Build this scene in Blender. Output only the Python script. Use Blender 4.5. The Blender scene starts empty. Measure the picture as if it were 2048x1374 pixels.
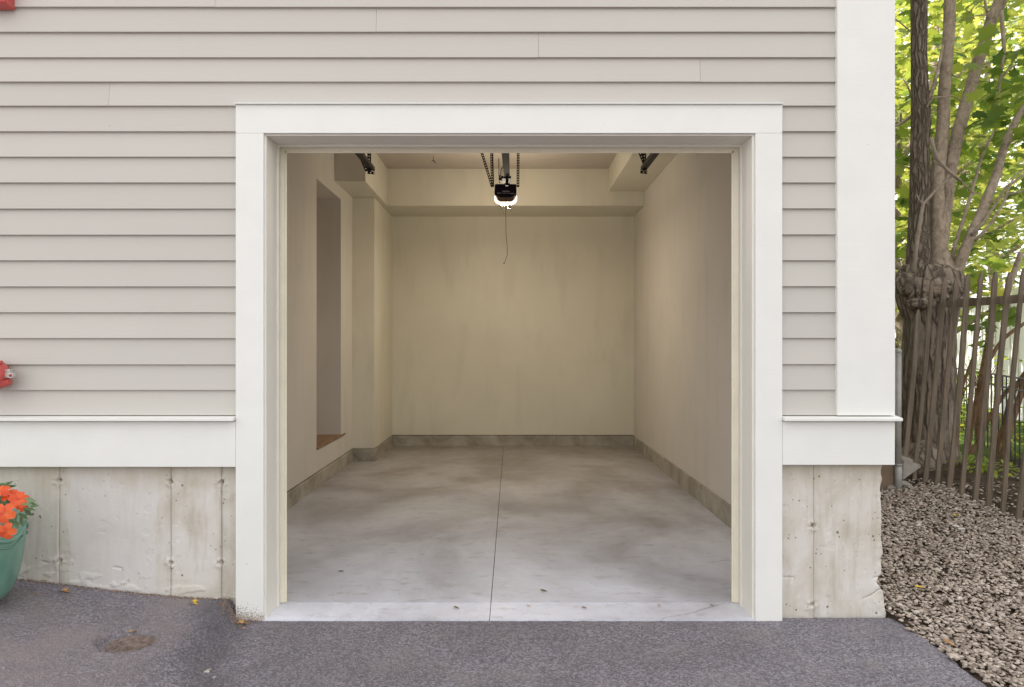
import bpy, bmesh, math, random
import numpy as np
from mathutils import Vector, Matrix
random.seed(7); rng = np.random.default_rng(11)
R = math.radians
sc = bpy.context.scene
# ------------------------------------------------------------------ camera
F = 1365.33; CX, CY = 1024.0, 687.0; CZ = 1.38     # focal length in photo pixels, image centre, eye height
cd = bpy.data.cameras.new('camera'); cam = bpy.data.objects.new('camera', cd)
sc.collection.objects.link(cam); sc.camera = cam
cam.location = (0, 0, CZ); cam.rotation_euler = (R(90), 0, 0)
cd.lens = 24; cd.sensor_width = 36; cd.clip_start = .05; cd.clip_end = 2000
# ------------------------------------------------------------------ world, sun, exposure
SUN_EL, SUN_AZ = R(52), Vector((-.80, .60, 0)).normalized()   # sun behind the house, so its front is in open shade
w = bpy.data.worlds.new('World'); sc.world = w; w.use_nodes = True
nt = w.node_tree; nt.nodes.clear()
sky = nt.nodes.new('ShaderNodeTexSky'); sky.sky_type = 'NISHITA'; sky.sun_disc = False
sky.sun_elevation = SUN_EL; sky.sun_rotation = math.atan2(SUN_AZ.x, SUN_AZ.y)
sky.air_density = 1.0; sky.dust_density = 2.5; sky.ozone_density = 1.0
tc = nt.nodes.new('ShaderNodeTexCoord'); nz = nt.nodes.new('ShaderNodeTexNoise')
nz.inputs['Scale'].default_value = 2.2; nz.inputs['Detail'].default_value = 6
rp = nt.nodes.new('ShaderNodeValToRGB'); rp.color_ramp.elements[0].position = .3; rp.color_ramp.elements[1].position = .62
rp.color_ramp.elements[0].color = (.55, .55, .55, 1); rp.color_ramp.elements[1].color = (.95, .95, .95, 1)
mx = nt.nodes.new('ShaderNodeMix'); mx.data_type = 'RGBA'; mx.inputs[7].default_value = (7.6, 7.4, 7.3, 1)   # thin bright cloud
bg = nt.nodes.new('ShaderNodeBackground'); bg.inputs[1].default_value = .11
wo = nt.nodes.new('ShaderNodeOutputWorld')
L = nt.links.new
L(tc.outputs['Generated'], nz.inputs['Vector']); L(nz.outputs[0], rp.inputs[0]); L(rp.outputs[0], mx.inputs[0])
L(sky.outputs[0], mx.inputs[6]); L(mx.outputs[2], bg.inputs[0]); L(bg.outputs[0], wo.inputs[0])
sl = bpy.data.lights.new('sun', 'SUN'); sl.energy = 3.6; sl.angle = R(.6); sl.color = (1, .94, .84)
so = bpy.data.objects.new('sun', sl); sc.collection.objects.link(so)
sdir = Vector((SUN_AZ.x*math.cos(SUN_EL), SUN_AZ.y*math.cos(SUN_EL), math.sin(SUN_EL)))
so.rotation_euler = sdir.to_track_quat('Z', 'Y').to_euler(); so.location = sdir*30
vs = sc.view_settings; vs.view_transform = 'Standard'; vs.look = 'None'; vs.exposure = 1.25; vs.gamma = 1
sc.cycles.max_bounces = 10; sc.cycles.diffuse_bounces = 8; sc.cycles.transparent_max_bounces = 8

# ------------------------------------------------------------------ helpers
def P(px, py, Y):
    return Vector(((px-CX)*Y/F, Y, CZ+(CY-py)*Y/F))
def tag(o, label=None, cat=None, group=None, kind=None):
    if label: o['label'] = label
    if cat: o['category'] = cat
    if group: o['group'] = group
    if kind: o['kind'] = kind
    return o
def empty(name, loc=(0, 0, 0)):
    o = bpy.data.objects.new(name, None); sc.collection.objects.link(o); o.location = loc
    o.empty_display_size = .1
    return o
def link(name, me, mat, parent=None, smooth=False):
    me.materials.append(mat)
    o = bpy.data.objects.new(name, me); sc.collection.objects.link(o)
    if parent is not None:
        o.parent = parent
        p, off = parent, Vector((0, 0, 0))
        while p is not None: off += p.location; p = p.parent
        o.location = -off          # meshes are written in world coordinates
    if smooth: me.polygons.foreach_set('use_smooth', [True]*len(me.polygons))
    return o
class MB:
    def __init__(s): s.v = []; s.f = []
    def box(s, x0, x1, y0, y1, z0, z1):
        n = len(s.v)
        s.v += [(x, y, z) for z in (z0, z1) for y in (y0, y1) for x in (x0, x1)]
        s.f += [tuple(n+i for i in q) for q in ((0,2,3,1),(4,5,7,6),(0,1,5,4),(1,3,7,5),(3,2,6,7),(2,0,4,6))]
        return s
    def poly_prism(s, pts, off):           # pts: list of 3-vectors (closed outline), off: extrusion vector
        n = len(s.v); k = len(pts); off = Vector(off)
        s.v += [tuple(p) for p in pts] + [tuple(Vector(p)+off) for p in pts]
        s.f.append(tuple(n+i for i in range(k))); s.f.append(tuple(n+k+i for i in reversed(range(k))))
        for i in range(k):
            j = (i+1) % k; s.f.append((n+i, n+k+i, n+k+j, n+j))
        return s
    def tube(s, pts, rad, seg=10, cap=True):
        pts = [Vector(p) for p in pts]; n0 = len(s.v)
        if not hasattr(rad, '__len__'): rad = [rad]*len(pts)
        up = None
        for i, p in enumerate(pts):
            d = (pts[min(i+1, len(pts)-1)]-pts[max(i-1, 0)]).normalized()
            if up is None:
                up = d.cross(Vector((0, 0, 1))) if abs(d.z) < .9 else d.cross(Vector((1, 0, 0)))
            up = (up - d*up.dot(d)).normalized(); b = d.cross(up)
            for k in range(seg):
                a = 2*math.pi*k/seg
                s.v.append(tuple(p+(up*math.cos(a)+b*math.sin(a))*rad[i]))
        for i in range(len(pts)-1):
            for k in range(seg):
                a = n0+i*seg+k; b_ = n0+i*seg+(k+1) % seg
                s.f.append((a, b_, b_+seg, a+seg))
        if cap:
            s.f.append(tuple(n0+k for k in reversed(range(seg))))
            e = n0+(len(pts)-1)*seg; s.f.append(tuple(e+k for k in range(seg)))
        return s
    def lathe(s, prof, c, seg=48, axis='Z'):
        n0 = len(s.v)
        for r, h in prof:
            for k in range(seg):
                a = 2*math.pi*k/seg
                if axis == 'Z': s.v.append((c[0]+r*math.cos(a), c[1]+r*math.sin(a), c[2]+h))
                else: s.v.append((c[0]+r*math.cos(a), c[1]+h, c[2]+r*math.sin(a)))
        for i in range(len(prof)-1):
            for k in range(seg):
                a = n0+i*seg+k; b = n0+i*seg+(k+1) % seg
                s.f.append((a, b, b+seg, a+seg))
        return s
    def build(s, name, mat, parent=None, smooth=False, bevel=0):
        me = bpy.data.meshes.new(name); me.from_pydata(s.v, [], s.f)
        bm = bmesh.new(); bm.from_mesh(me)
        bmesh.ops.recalc_face_normals(bm, faces=bm.faces)
        if bevel:
            bmesh.ops.bevel(bm, geom=bm.edges[:], offset=bevel, segments=2, profile=.5, affect='EDGES', clamp_overlap=True)
        bm.to_mesh(me); bm.free()
        return link(name, me, mat, parent, smooth)
def np_mesh(name, V, Fc, mat, parent=None, smooth=False):       # all faces of equal vertex count
    V = np.asarray(V, np.float32); Fc = np.asarray(Fc, np.int32); k = Fc.shape[1]
    me = bpy.data.meshes.new(name)
    me.vertices.add(len(V)); me.vertices.foreach_set('co', V.ravel())
    me.loops.add(Fc.size); me.loops.foreach_set('vertex_index', Fc.ravel())
    me.polygons.add(len(Fc)); me.polygons.foreach_set('loop_start', np.arange(0, Fc.size, k, dtype=np.int32))
    me.polygons.foreach_set('loop_total', np.full(len(Fc), k, np.int32))
    me.update(calc_edges=True); me.validate()
    return link(name, me, mat, parent, smooth)
def grid_faces(nx, ny):
    i, j = np.meshgrid(np.arange(nx-1), np.arange(ny-1), indexing='xy')
    a = (j*nx+i).ravel()
    return np.stack([a, a+1, a+nx+1, a+nx], 1)
def _h(ix, iy, s):
    n = (ix.astype(np.int64)*374761393 + iy.astype(np.int64)*668265263 + s*974634777) & 0xffffffff
    n = ((n ^ (n >> 13))*1274126177) & 0xffffffff
    return ((n ^ (n >> 16)) & 0xffff)/65535.
def vnoise(x, y, s=0):
    x = np.asarray(x, float); y = np.asarray(y, float)
    ix = np.floor(x); iy = np.floor(y); fx = x-ix; fy = y-iy
    fx = fx*fx*(3-2*fx); fy = fy*fy*(3-2*fy); ix = ix.astype(int); iy = iy.astype(int)
    a = _h(ix, iy, s); b = _h(ix+1, iy, s); c = _h(ix, iy+1, s); d = _h(ix+1, iy+1, s)
    return (a*(1-fx)+b*fx)*(1-fy)+(c*(1-fx)+d*fx)*fy
def fbm(x, y, s=0, o=4):
    t = 0; a = .5; n = 0
    for k in range(o):
        t = t+a*vnoise(np.asarray(x)*2**k, np.asarray(y)*2**k, s+k*17); n += a; a *= .5
    return t/n
def sst(a, b, x):
    t = np.clip((np.asarray(x, float)-a)/(b-a), 0, 1); return t*t*(3-2*t)

# ------------------------------------------------------------------ materials
class NT:
    def __init__(s, name, rough=.6, spec=.3):
        s.m = bpy.data.materials.new(name); s.m.use_nodes = True
        s.n = s.m.node_tree.nodes; s.l = s.m.node_tree.links.new
        s.b = s.n['Principled BSDF']; s.b.inputs['Roughness'].default_value = rough
        s.b.inputs['Specular IOR Level'].default_value = spec
        s.tc = s.n.new('ShaderNodeTexCoord').outputs['Object']
    def map(s, sx=1, sy=1, sz=1):
        m = s.n.new('ShaderNodeMapping'); m.inputs['Scale'].default_value = (sx, sy, sz); s.l(s.tc, m.inputs[0]); return m.outputs[0]
    def noise(s, scale, detail=4, rough=.55, vec=None, dist=0):
        n = s.n.new('ShaderNodeTexNoise'); n.inputs['Scale'].default_value = scale; n.inputs['Detail'].default_value = detail
        n.inputs['Roughness'].default_value = rough; n.inputs['Distortion'].default_value = dist
        s.l(vec or s.tc, n.inputs['Vector']); return n.outputs[0]
    def voro(s, scale, feat='F1', vec=None, out='Distance'):
        n = s.n.new('ShaderNodeTexVoronoi'); n.feature = feat; n.inputs['Scale'].default_value = scale
        s.l(vec or s.tc, n.inputs['Vector']); return n.outputs[out]
    def ramp(s, x, stops):
        r = s.n.new('ShaderNodeValToRGB'); e = r.color_ramp.elements
        for i, (p, c) in enumerate(stops):
            if not hasattr(c, '__len__'): c = (c, c, c)
            q = e[i] if i < 2 else e.new(p)
            q.position = p; q.color = (*c, 1)
        s.l(x, r.inputs[0]); return r.outputs[0]
    def mix(s, fac, a, b, mode='MIX'):
        m = s.n.new('ShaderNodeMix'); m.data_type = 'RGBA'; m.blend_type = mode
        for sock, v in ((m.inputs[0], fac), (m.inputs[6], a), (m.inputs[7], b)):
            if isinstance(v, (int, float)): sock.default_value = v
            elif hasattr(v, '__len__'): sock.default_value = (*v, 1)
            else: s.l(v, sock)
        return m.outputs[2]
    def math(s, op, a, b=0, c=0):
        m = s.n.new('ShaderNodeMath'); m.operation = op
        for i, v in enumerate((a, b, c)):
            if isinstance(v, (int, float)): m.inputs[i].default_value = v
            else: s.l(v, m.inputs[i])
        return m.outputs[0]
    def xyz(s):
        x = s.n.new('ShaderNodeSeparateXYZ'); s.l(s.tc, x.inputs[0]); return x.outputs
    def bump(s, h, dist=.002, strength=1):
        b = s.n.new('ShaderNodeBump'); b.inputs['Distance'].default_value = dist; b.inputs['Strength'].default_value = strength
        s.l(h, b.inputs['Height']); s.l(b.outputs[0], s.b.inputs['Normal'])
    def col(s, c):
        if hasattr(c, '__len__'): s.b.inputs['Base Color'].default_value = (*c, 1)
        else: s.l(c, s.b.inputs['Base Color'])
        return s
def simple(name, c, rough=.5, var=.12, scale=8, bump=.0005, metal=0, spec=.4):
    t = NT(name, rough, spec); t.b.inputs['Metallic'].default_value = metal
    n = t.noise(scale, 5)
    t.col(t.ramp(n, [(.3, tuple(x*(1-var) for x in c)), (.7, tuple(min(1, x*(1+var)) for x in c))]))
    t.bump(t.noise(scale*6, 3), bump); return t.m
def painted(name, c, dirt=False):
    t = NT(name, .55, .35)
    g = t.noise(5, 3, vec=t.map(1, 1, 1)); base = t.ramp(g, [(.35, tuple(x*.965 for x in c)), (.65, c)])
    sp = t.voro(9); n2 = t.noise(23, 2)
    spot = t.math('MULTIPLY', t.math('LESS_THAN', sp, .028), t.math('GREATER_THAN', n2, .56))   # nail heads and nicks
    base = t.mix(spot, base, tuple(x*.35 for x in c))
    if dirt:
        z = t.xyz()[2]; x = t.xyz()[0]
        h = t.math('MULTIPLY_ADD', t.math('ADD', x, 1.38), .35, z)          # splash line drops toward the opening
        th = t.math('MULTIPLY_ADD', h, 1.9, .42); f = t.math('GREATER_THAN', t.noise(130, 5, .8), th)
        base = t.mix(t.math('MULTIPLY', f, .8), base, (.20, .135, .095))
        base = t.mix(t.ramp(z, [(.0, .55), (.04, 0.)]), base, (.50, .43, .36))
    t.col(base); t.bump(t.noise(40, 4, vec=t.map(.25, 1, 6)), .0006); return t.m
M = {}
M['trim'] = painted('white_trim_paint', (.785, .79, .752))
M['trim_dirty'] = painted('white_trim_paint_splashed', (.785, .79, .752), True)
M['jamb'] = painted('cream_jamb_paint', (.78, .76, .69))
M['seal'] = simple('vinyl_seal', (.80, .76, .62), .5, .05)
t = NT('siding_paint', .6, .3)
ri = t.n.new('ShaderNodeNewGeometry').outputs['Random Per Island']
c = t.mix(ri, (.504, .487, .441), (.540, .522, .473)); c = t.mix(t.ramp(t.noise(1.3, 4), [(.35, 0.), (.7, .3)]), c, (.48, .455, .415))
sp = t.math('MULTIPLY', t.math('LESS_THAN', t.voro(7), .02), t.math('GREATER_THAN', t.noise(19, 2), .55))
t.col(t.mix(sp, c, (.25, .22, .2))); t.bump(t.noise(50, 4, vec=t.map(.15, 1, 6)), .0007); M['siding'] = t.m
def concrete(name, c1, c2, c3, bug=True, streak=.55):
    t = NT(name, .85, .2)
    n = t.noise(3.2, 8, .6, dist=.6); base = t.ramp(n, [(.30, c1), (.5, c2), (.72, c3)])
    if streak:
        s = t.noise(4, 6, .65, vec=t.map(3.5, 3.5, .5))
        base = t.mix(t.ramp(s, [(.5, 0.), (.68, streak)]), base, (c1[0]*.72, c1[1]*.68, c1[2]*.58))
    sp = t.noise(26, 6, .7); base = t.mix(t.ramp(sp, [(.60, 0.), (.70, .5)]), base, tuple(min(.75, x*1.35) for x in c3))
    if bug:
        v = t.voro(34); k = t.noise(11, 2); r = t.math('MULTIPLY', t.math('SUBTRACT', k, .45), .95)
        hole = t.math('LESS_THAN', v, r); base = t.mix(t.math('MULTIPLY', hole, .75), base, (.07, .06, .05))
        v2 = t.math('LESS_THAN', t.voro(90), t.math('MULTIPLY', t.math('SUBTRACT', t.noise(6, 2), .5), 1.0))
        base = t.mix(t.math('MULTIPLY', v2, .55), base, (.12, .10, .08))
    t.col(base)
    h = t.math('ADD', t.noise(16, 8, .72, vec=t.map(1, 1, .6)), t.math('MULTIPLY', t.noise(140, 3), .3)); t.bump(h, .0022, .8); return t.m
def foundation_mat():
    m_ = concrete('board_formed_concrete', (.48, .44, .36), (.61, .58, .52), (.69, .67, .64), streak=.4)
    n = m_.node_tree.nodes; l = m_.node_tree.links.new; b = n['Principled BSDF']; src = b.inputs['Base Color'].links[0].from_socket
    t = NT.__new__(NT); t.m = m_; t.n = n; t.l = l; t.b = b; t.tc = n.new('ShaderNodeTexCoord').outputs['Object']
    x, y, z = t.xyz(); wob = t.math('MULTIPLY_ADD', t.noise(5, 5), .10, t.math('ADD', x, -.05))
    pan = t.math('MULTIPLY', t.ramp(t.math('MULTIPLY_ADD', wob, 1, 3), [(.0, 0.), (.001, 0.)]), 0)
    inp = t.math('MULTIPLY', t.math('GREATER_THAN', wob, -2.24), t.math('LESS_THAN', wob, -1.80)); inp = t.math('MULTIPLY', inp, .6)
    c = t.mix(inp, src, (.66, .635, .62))
    top = t.ramp(t.math('MULTIPLY_ADD', t.noise(7, 6, .7, vec=t.map(1, 1, .3)), .35, z), [(.80, 0.), (.93, .45)]); c = t.mix(top, c, (.42, .36, .24))      # rust-brown run-off stain below the skirt
    for sx in (-2.294, -1.730, -1.472, 1.530):
        d = t.math('ABSOLUTE', t.math('ADD', x, -sx)); w_ = t.math('MULTIPLY', t.noise(14, 4, .7, vec=t.map(.01, 1, 1)), .0036)
        c = t.mix(t.math('MULTIPLY', t.math('LESS_THAN', d, w_), .6), c, (.12, .10, .08))
        c = t.mix(t.ramp(d, [(.0, .22), (.035, 0.)]), c, (.40, .36, .29))
    t.col(c); return m_
M['foundation'] = foundation_mat(); M['foundation_side'] = concrete('board_formed_concrete', (.46, .42, .34), (.60, .565, .505), (.68, .655, .615))
M['curb'] = concrete('curb_concrete', (.22, .20, .165), (.36, .335, .285), (.47, .44, .385), False, .15)
def garage_floor(name, tint=1.0):
    t = NT(name, .5, .35)
    n = t.noise(.9, 8, .62, dist=.5, vec=t.map(1, .8, 1)); base = t.ramp(n, [(.30, (.29, .275, .285)), (.46, (.49, .495, .545)), (.64, (.68, .70, .775))])
    x, y, z = t.xyz()
    # long worn traffic stains toward the back of the bay
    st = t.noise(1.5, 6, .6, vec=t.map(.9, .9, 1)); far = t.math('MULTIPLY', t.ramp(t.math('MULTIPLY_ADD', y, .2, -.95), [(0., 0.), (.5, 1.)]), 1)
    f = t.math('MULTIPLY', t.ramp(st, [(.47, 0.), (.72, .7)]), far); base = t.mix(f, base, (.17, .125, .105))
    base = t.mix(t.ramp(t.math('MULTIPLY_ADD', y, .2, -.95), [(0., 0.), (.9, .85)]), base, (.22, .19, .165))  # smooth tint, browner and darker towards the back
    base = t.mix(t.ramp(t.noise(14, 8, .7, vec=t.map(.5, 1, 1)), [(.54, 0.), (.68, .45)]), base, (.24, .225, .22))
    fr = t.math('MULTIPLY', t.math('LESS_THAN', t.voro(75), .17), t.math('GREATER_THAN', t.noise(4, 5, .65), t.math('MULTIPLY_ADD', y, .16, -.07))); base = t.mix(t.math('MULTIPLY', fr, .5), base, (.20, .19, .19))
    sp = t.math('MULTIPLY', t.math('LESS_THAN', t.voro(42), .10), t.math('GREATER_THAN', t.noise(7, 3), .57)); base = t.mix(t.math('MULTIPLY', sp, .6), base, (.13, .12, .11))
    base = t.mix(1, base, (tint, tint, tint), 'MULTIPLY')
    t.col(base); t.l(t.ramp(t.noise(5, 5), [(.3, .30), (.7, .60)]), t.b.inputs['Roughness'])
    t.bump(t.math('ADD', t.noise(30, 7, .7), t.math('MULTIPLY', t.noise(200, 2), .3)), .0015, .6); return t.m
M['floor'] = garage_floor('worn_garage_concrete'); M['apron'] = garage_floor('apron_concrete', 1.2)
def plaster(name, c):
    t = NT(name, .75, .2)
    n = t.noise(.8, 5, .55, dist=.3); b = t.ramp(n, [(.3, tuple(x*.90 for x in c)), (.7, c)])
    s = t.noise(3, 5, .6, vec=t.map(1.6, 1.6, .35)); b = t.mix(t.ramp(s, [(.52, 0.), (.75, .35)]), b, tuple(x*.72 for x in c))
    sp = t.math('MULTIPLY', t.math('LESS_THAN', t.voro(8), .035), t.math('GREATER_THAN', t.noise(17, 2), .58)); b = t.mix(t.math('MULTIPLY', sp, .6), b, tuple(x*.3 for x in c))
    t.col(b); t.bump(t.noise(35, 5), .0012); return t.m
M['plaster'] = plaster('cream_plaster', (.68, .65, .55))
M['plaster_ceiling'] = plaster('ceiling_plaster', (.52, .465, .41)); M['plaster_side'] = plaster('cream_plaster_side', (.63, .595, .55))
t = NT('oak_sill', .5, .35); g = t.noise(9, 6, .6, vec=t.map(6, 1, 1), dist=.4)
t.col(t.ramp(g, [(.3, (.16, .09, .05)), (.7, (.31, .20, .115))])); t.bump(g, .001); M['wood'] = t.m
t = NT('asphalt', .85, .25)
a = t.noise(260, 2, .6); v = t.voro(125, out='Color'); big = t.noise(1.6, 6, .6)
g = t.n.new('ShaderNodeSeparateColor'); t.l(v, g.inputs[0])
base = t.ramp(g.outputs[0], [(.0, (.155, .142, .162)), (.55, (.27, .250, .282)), (1., (.44, .415, .455))])
base = t.mix(t.ramp(big, [(.35, .5), (.65, 0.)]), base, (.165, .150, .160))
base = t.mix(t.ramp(t.noise(3.3, 6, .65), [(.5, 0.), (.7, .5)]), base, (.33, .295, .285))
sp = t.math('MULTIPLY', t.math('LESS_THAN', t.voro(60), .16), t.math('GREATER_THAN', t.noise(30, 2), .58)); base = t.mix(sp, base, (.55, .53, .5))
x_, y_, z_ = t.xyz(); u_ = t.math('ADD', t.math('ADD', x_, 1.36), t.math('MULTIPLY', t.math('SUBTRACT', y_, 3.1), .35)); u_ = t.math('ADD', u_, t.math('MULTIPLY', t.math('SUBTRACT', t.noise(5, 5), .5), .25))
slope_shade = t.ramp(t.math('ABSOLUTE', u_), [(.02, .42), (.16, 0.)]); base = t.mix(slope_shade, base, (.085, .078, .085))  # shade of the slope painted as a darker band along the crease
wv = t.math('MULTIPLY', t.math('LESS_THAN', x_, -1.45), t.ramp(t.noise(1.7, 6, .6, dist=.5), [(.42, 0.), (.6, .6)])); base = t.mix(wv, base, (.33, .28, .275))
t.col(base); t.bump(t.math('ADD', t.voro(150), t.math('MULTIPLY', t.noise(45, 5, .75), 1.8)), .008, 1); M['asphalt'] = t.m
t = NT('pebble', .8, .25); ri = t.n.new('ShaderNodeNewGeometry').outputs['Random Per Island']
b = t.ramp(ri, [(0., (.22, .17, .13)), (.35, (.36, .295, .24)), (.7, (.48, .41, .345)), (.95, (.57, .49, .41)), (1., (.66, .60, .53))])
b = t.mix(t.ramp(t.noise(60, 4), [(.4, 0.), (.7, .4)]), b, (.12, .10, .09)); t.col(b); t.bump(t.noise(150, 4), .001); M['pebble'] = t.m
t = NT('soil', .95, .1); n = t.noise(9, 8, .7); b = t.ramp(n, [(.35, (.045, .032, .022)), (.6, (.11, .085, .06))])
yy = t.xyz()[1]; xx = t.xyz()[0]
lawn = t.math('MULTIPLY', t.math('GREATER_THAN', yy, 6.6), t.math('GREATER_THAN', xx, 2.2))
b = t.mix(t.math('MULTIPLY', lawn, .8), b, t.ramp(t.noise(3, 8, .7), [(.3, (.05, .09, .02)), (.7, (.13, .20, .04))]))
t.col(b); t.bump(t.noise(60, 8, .8), .02); M['soil'] = t.m
def bark_plates(name, c1, c2, sxy=17, sz_=1.9):
    t = NT(name, .9, .12); mp = t.n.new('ShaderNodeMapping'); mp.inputs['Scale'].default_value = (sxy, sxy, sz_)
    va = t.n.new('ShaderNodeVectorMath'); va.operation = 'ADD'; nn_ = t.n.new('ShaderNodeTexNoise'); nn_.inputs['Scale'].default_value = 6; nn_.inputs['Detail'].default_value = 5; t.l(t.tc, nn_.inputs['Vector'])
    vs_ = t.n.new('ShaderNodeVectorMath'); vs_.operation = 'SCALE'; vs_.inputs['Scale'].default_value = .07; t.l(nn_.outputs['Color'], vs_.inputs[0]); t.l(t.tc, va.inputs[0]); t.l(vs_.outputs[0], va.inputs[1]); t.l(va.outputs[0], mp.inputs[0])
    e = t.voro(1.0, 'DISTANCE_TO_EDGE', vec=mp.outputs[0]); h = t.ramp(e, [(.0, 0.), (.22, 1.)]); n = t.noise(30, 7, .75, vec=t.map(1, 1, .35))
    b = t.ramp(n, [(.35, tuple(x*.62 for x in c2)), (.65, c2)]); b = t.mix(t.ramp(e, [(.0, .7), (.2, 0.)]), b, c1)
    b = t.mix(t.ramp(t.noise(4, 4), [(.45, 0.), (.7, .35)]), b, (.20, .20, .13)); t.col(b)
    t.bump(t.math('ADD', h, t.math('MULTIPLY', n, .6)), .022, 1); return t.m
def bark(name, c1, c2, sx=9, sz=1.6, d=.02, sc_=3):
    t = NT(name, .9, .15); n = t.noise(sc_, 8, .7, vec=t.map(sx, sx, sz), dist=.8)
    b = t.ramp(n, [(.36, c1), (.62, c2)]); b = t.mix(t.ramp(t.noise(6, 4), [(.45, 0.), (.7, .4)]), b, tuple(x*1.2 for x in c2)); t.col(b); t.bump(n, d, 1); return t.m
M['bark'] = bark_plates('furrowed_bark', (.06, .045, .036), (.34, .275, .215))
M['bark_stem'] = bark_plates('stem_bark', (.10, .075, .058), (.27, .215, .17), 34, 6)
M['bark_smooth'] = bark('smooth_bark', (.19, .15, .11), (.40, .33, .25), 4, 3, .006, 5)
M['twig'] = bark('pale_twig', (.20, .165, .13), (.32, .27, .21), 4, 3, .003, 6)
M['brown_stem'] = bark('brown_stem', (.11, .062, .036), (.24, .15, .085), 6, 2, .005, 4)
t = NT('fence_wood', .8, .2); n = t.noise(4, 7, .65, vec=t.map(8, 8, .7)); t.col(t.ramp(n, [(.3, (.10, .08, .058)), (.7, (.24, .19, .138))])); t.bump(n, .002); M['fence'] = t.m
def leafmat(name, a, b, c, tr=.5):
    m = bpy.data.materials.new(name); m.use_nodes = True; n = m.node_tree.nodes; l = m.node_tree.links.new
    pb = n['Principled BSDF']; out = n['Material Output']; ge = n.new('ShaderNodeNewGeometry')
    r = n.new('ShaderNodeValToRGB'); e = r.color_ramp.elements
    e[0].color = (*a, 1); e[1].color = (*c, 1); q = e.new(.5); q.color = (*b, 1); l(ge.outputs['Random Per Island'], r.inputs[0])
    tr_ = n.new('ShaderNodeBsdfTranslucent'); mxs = n.new('ShaderNodeMixShader'); mxs.inputs[0].default_value = tr
    hs = n.new('ShaderNodeMix'); hs.data_type = 'RGBA'; hs.blend_type = 'MULTIPLY'; hs.inputs[0].default_value = 1; hs.inputs[7].default_value = (2.0, 1.6, .9, 1)
    l(r.outputs[0], hs.inputs[6]); l(r.outputs[0], pb.inputs['Base Color']); l(hs.outputs[2], tr_.inputs[0])
    pb.inputs['Roughness'].default_value = .5; pb.inputs['Specular IOR Level'].default_value = .3
    l(pb.outputs[0], mxs.inputs[1]); l(tr_.outputs[0], mxs.inputs[2]); l(mxs.outputs[0], out.inputs[0]); return m
M['leaf'] = leafmat('maple_leaf', (.075, .15, .04), (.14, .23, .055), (.22, .31, .08), .55)
M['leaf_far'] = leafmat('sunlit_far_leaf', (.15, .22, .06), (.23, .31, .09), (.36, .42, .16), .55)
M['leaf_shrub'] = leafmat('shrub_leaf', (.13, .22, .03), (.20, .30, .04), (.28, .36, .06), .5)
M['impatiens_leaf'] = leafmat('impatiens_leaf', (.07, .13, .06), (.12, .20, .10), (.17, .26, .14), .2)
M['petal'] = leafmat('orange_petal', (.60, .085, .03), (.72, .125, .045), (.80, .18, .06), .2)
M['dark_metal'] = simple('dark_painted_steel', (.035, .028, .032), .55, .2, spec=.2)
M['plastic_black'] = simple('black_plastic', (.022, .016, .028), .75, .1, spec=.05)
M['dim_lens'] = simple('dimmed_lens_brown', (.20, .13, .10), .45, .1)  # brown colour stands for the shaded front of the lens
M['galv'] = simple('galvanised_steel', (.34, .33, .31), .5, .15, 12, metal=.3)
M['chrome'] = simple('worn_chrome', (.55, .54, .51), .35, .15, 20, metal=.6)
M['red'] = simple('red_enamel', (.50, .085, .075), .35, .12, 10)
M['red_dark'] = simple('dark_red_plastic', (.36, .06, .05), .45, .12, 10)
M['text'] = simple('pale_lettering', (.55, .52, .56), .6, .02)
M['cord'] = simple('dark_cord', (.05, .04, .03), .8, .1, spec=.05)
M['clear_bulb'] = simple('bulb_glass', (.16, .15, .12), .15, .02)
M['iron'] = simple('black_iron', (.04, .038, .038), .5, .1)
M['white_wall'] = painted('neighbour_white', (.82, .82, .80))
M['rust'] = simple('rusty_cover', (.21, .16, .135), .95, .45, 45, .006)
M['stone'] = simple('grey_stone', (.27, .245, .21), .85, .2, 9, .006)
M['litter'] = simple('leaf_litter', (.26, .19, .14), .9, .3, 40, .001); M['pale_stone'] = simple('pale_stone', (.58, .55, .5), .8, .15, 30); M['dirtwood'] = simple('brown_timber', (.20, .145, .10), .85, .2, 9, .003)
M['dryleaf'] = simple('dry_leaf', (.42, .24, .10), .7, .25, 30)
M['yellowleaf'] = simple('yellow_leaf', (.62, .42, .03), .6, .1, 30)
M['greenleaf'] = simple('olive_leaf', (.10, .11, .035), .6, .2, 30)
M['joint'] = simple('dark_joint_filler', (.07, .055, .045), .9, .2)
t = NT('green_glaze', .22, .55); n = t.noise(6, 6, .6, vec=t.map(1, 1, .5))
t.col(t.ramp(n, [(.3, (.11, .24, .18)), (.55, (.165, .33, .255)), (.75, (.26, .42, .34))])); t.bump(t.noise(14, 4), .001); M['glaze'] = t.m
M['roof'] = simple('roof_shingle', (.10, .09, .085), .9, .2, 8, .004)
lm = bpy.data.materials.new('lit_lens'); lm.use_nodes = True
b_ = lm.node_tree.nodes['Principled BSDF']; b_.inputs['Emission Color'].default_value = (1, .90, .70, 1); b_.inputs['Emission Strength'].default_value = .75; b_.inputs['Base Color'].default_value = (.8, .76, .68, 1)
M['lens'] = lm

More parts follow.
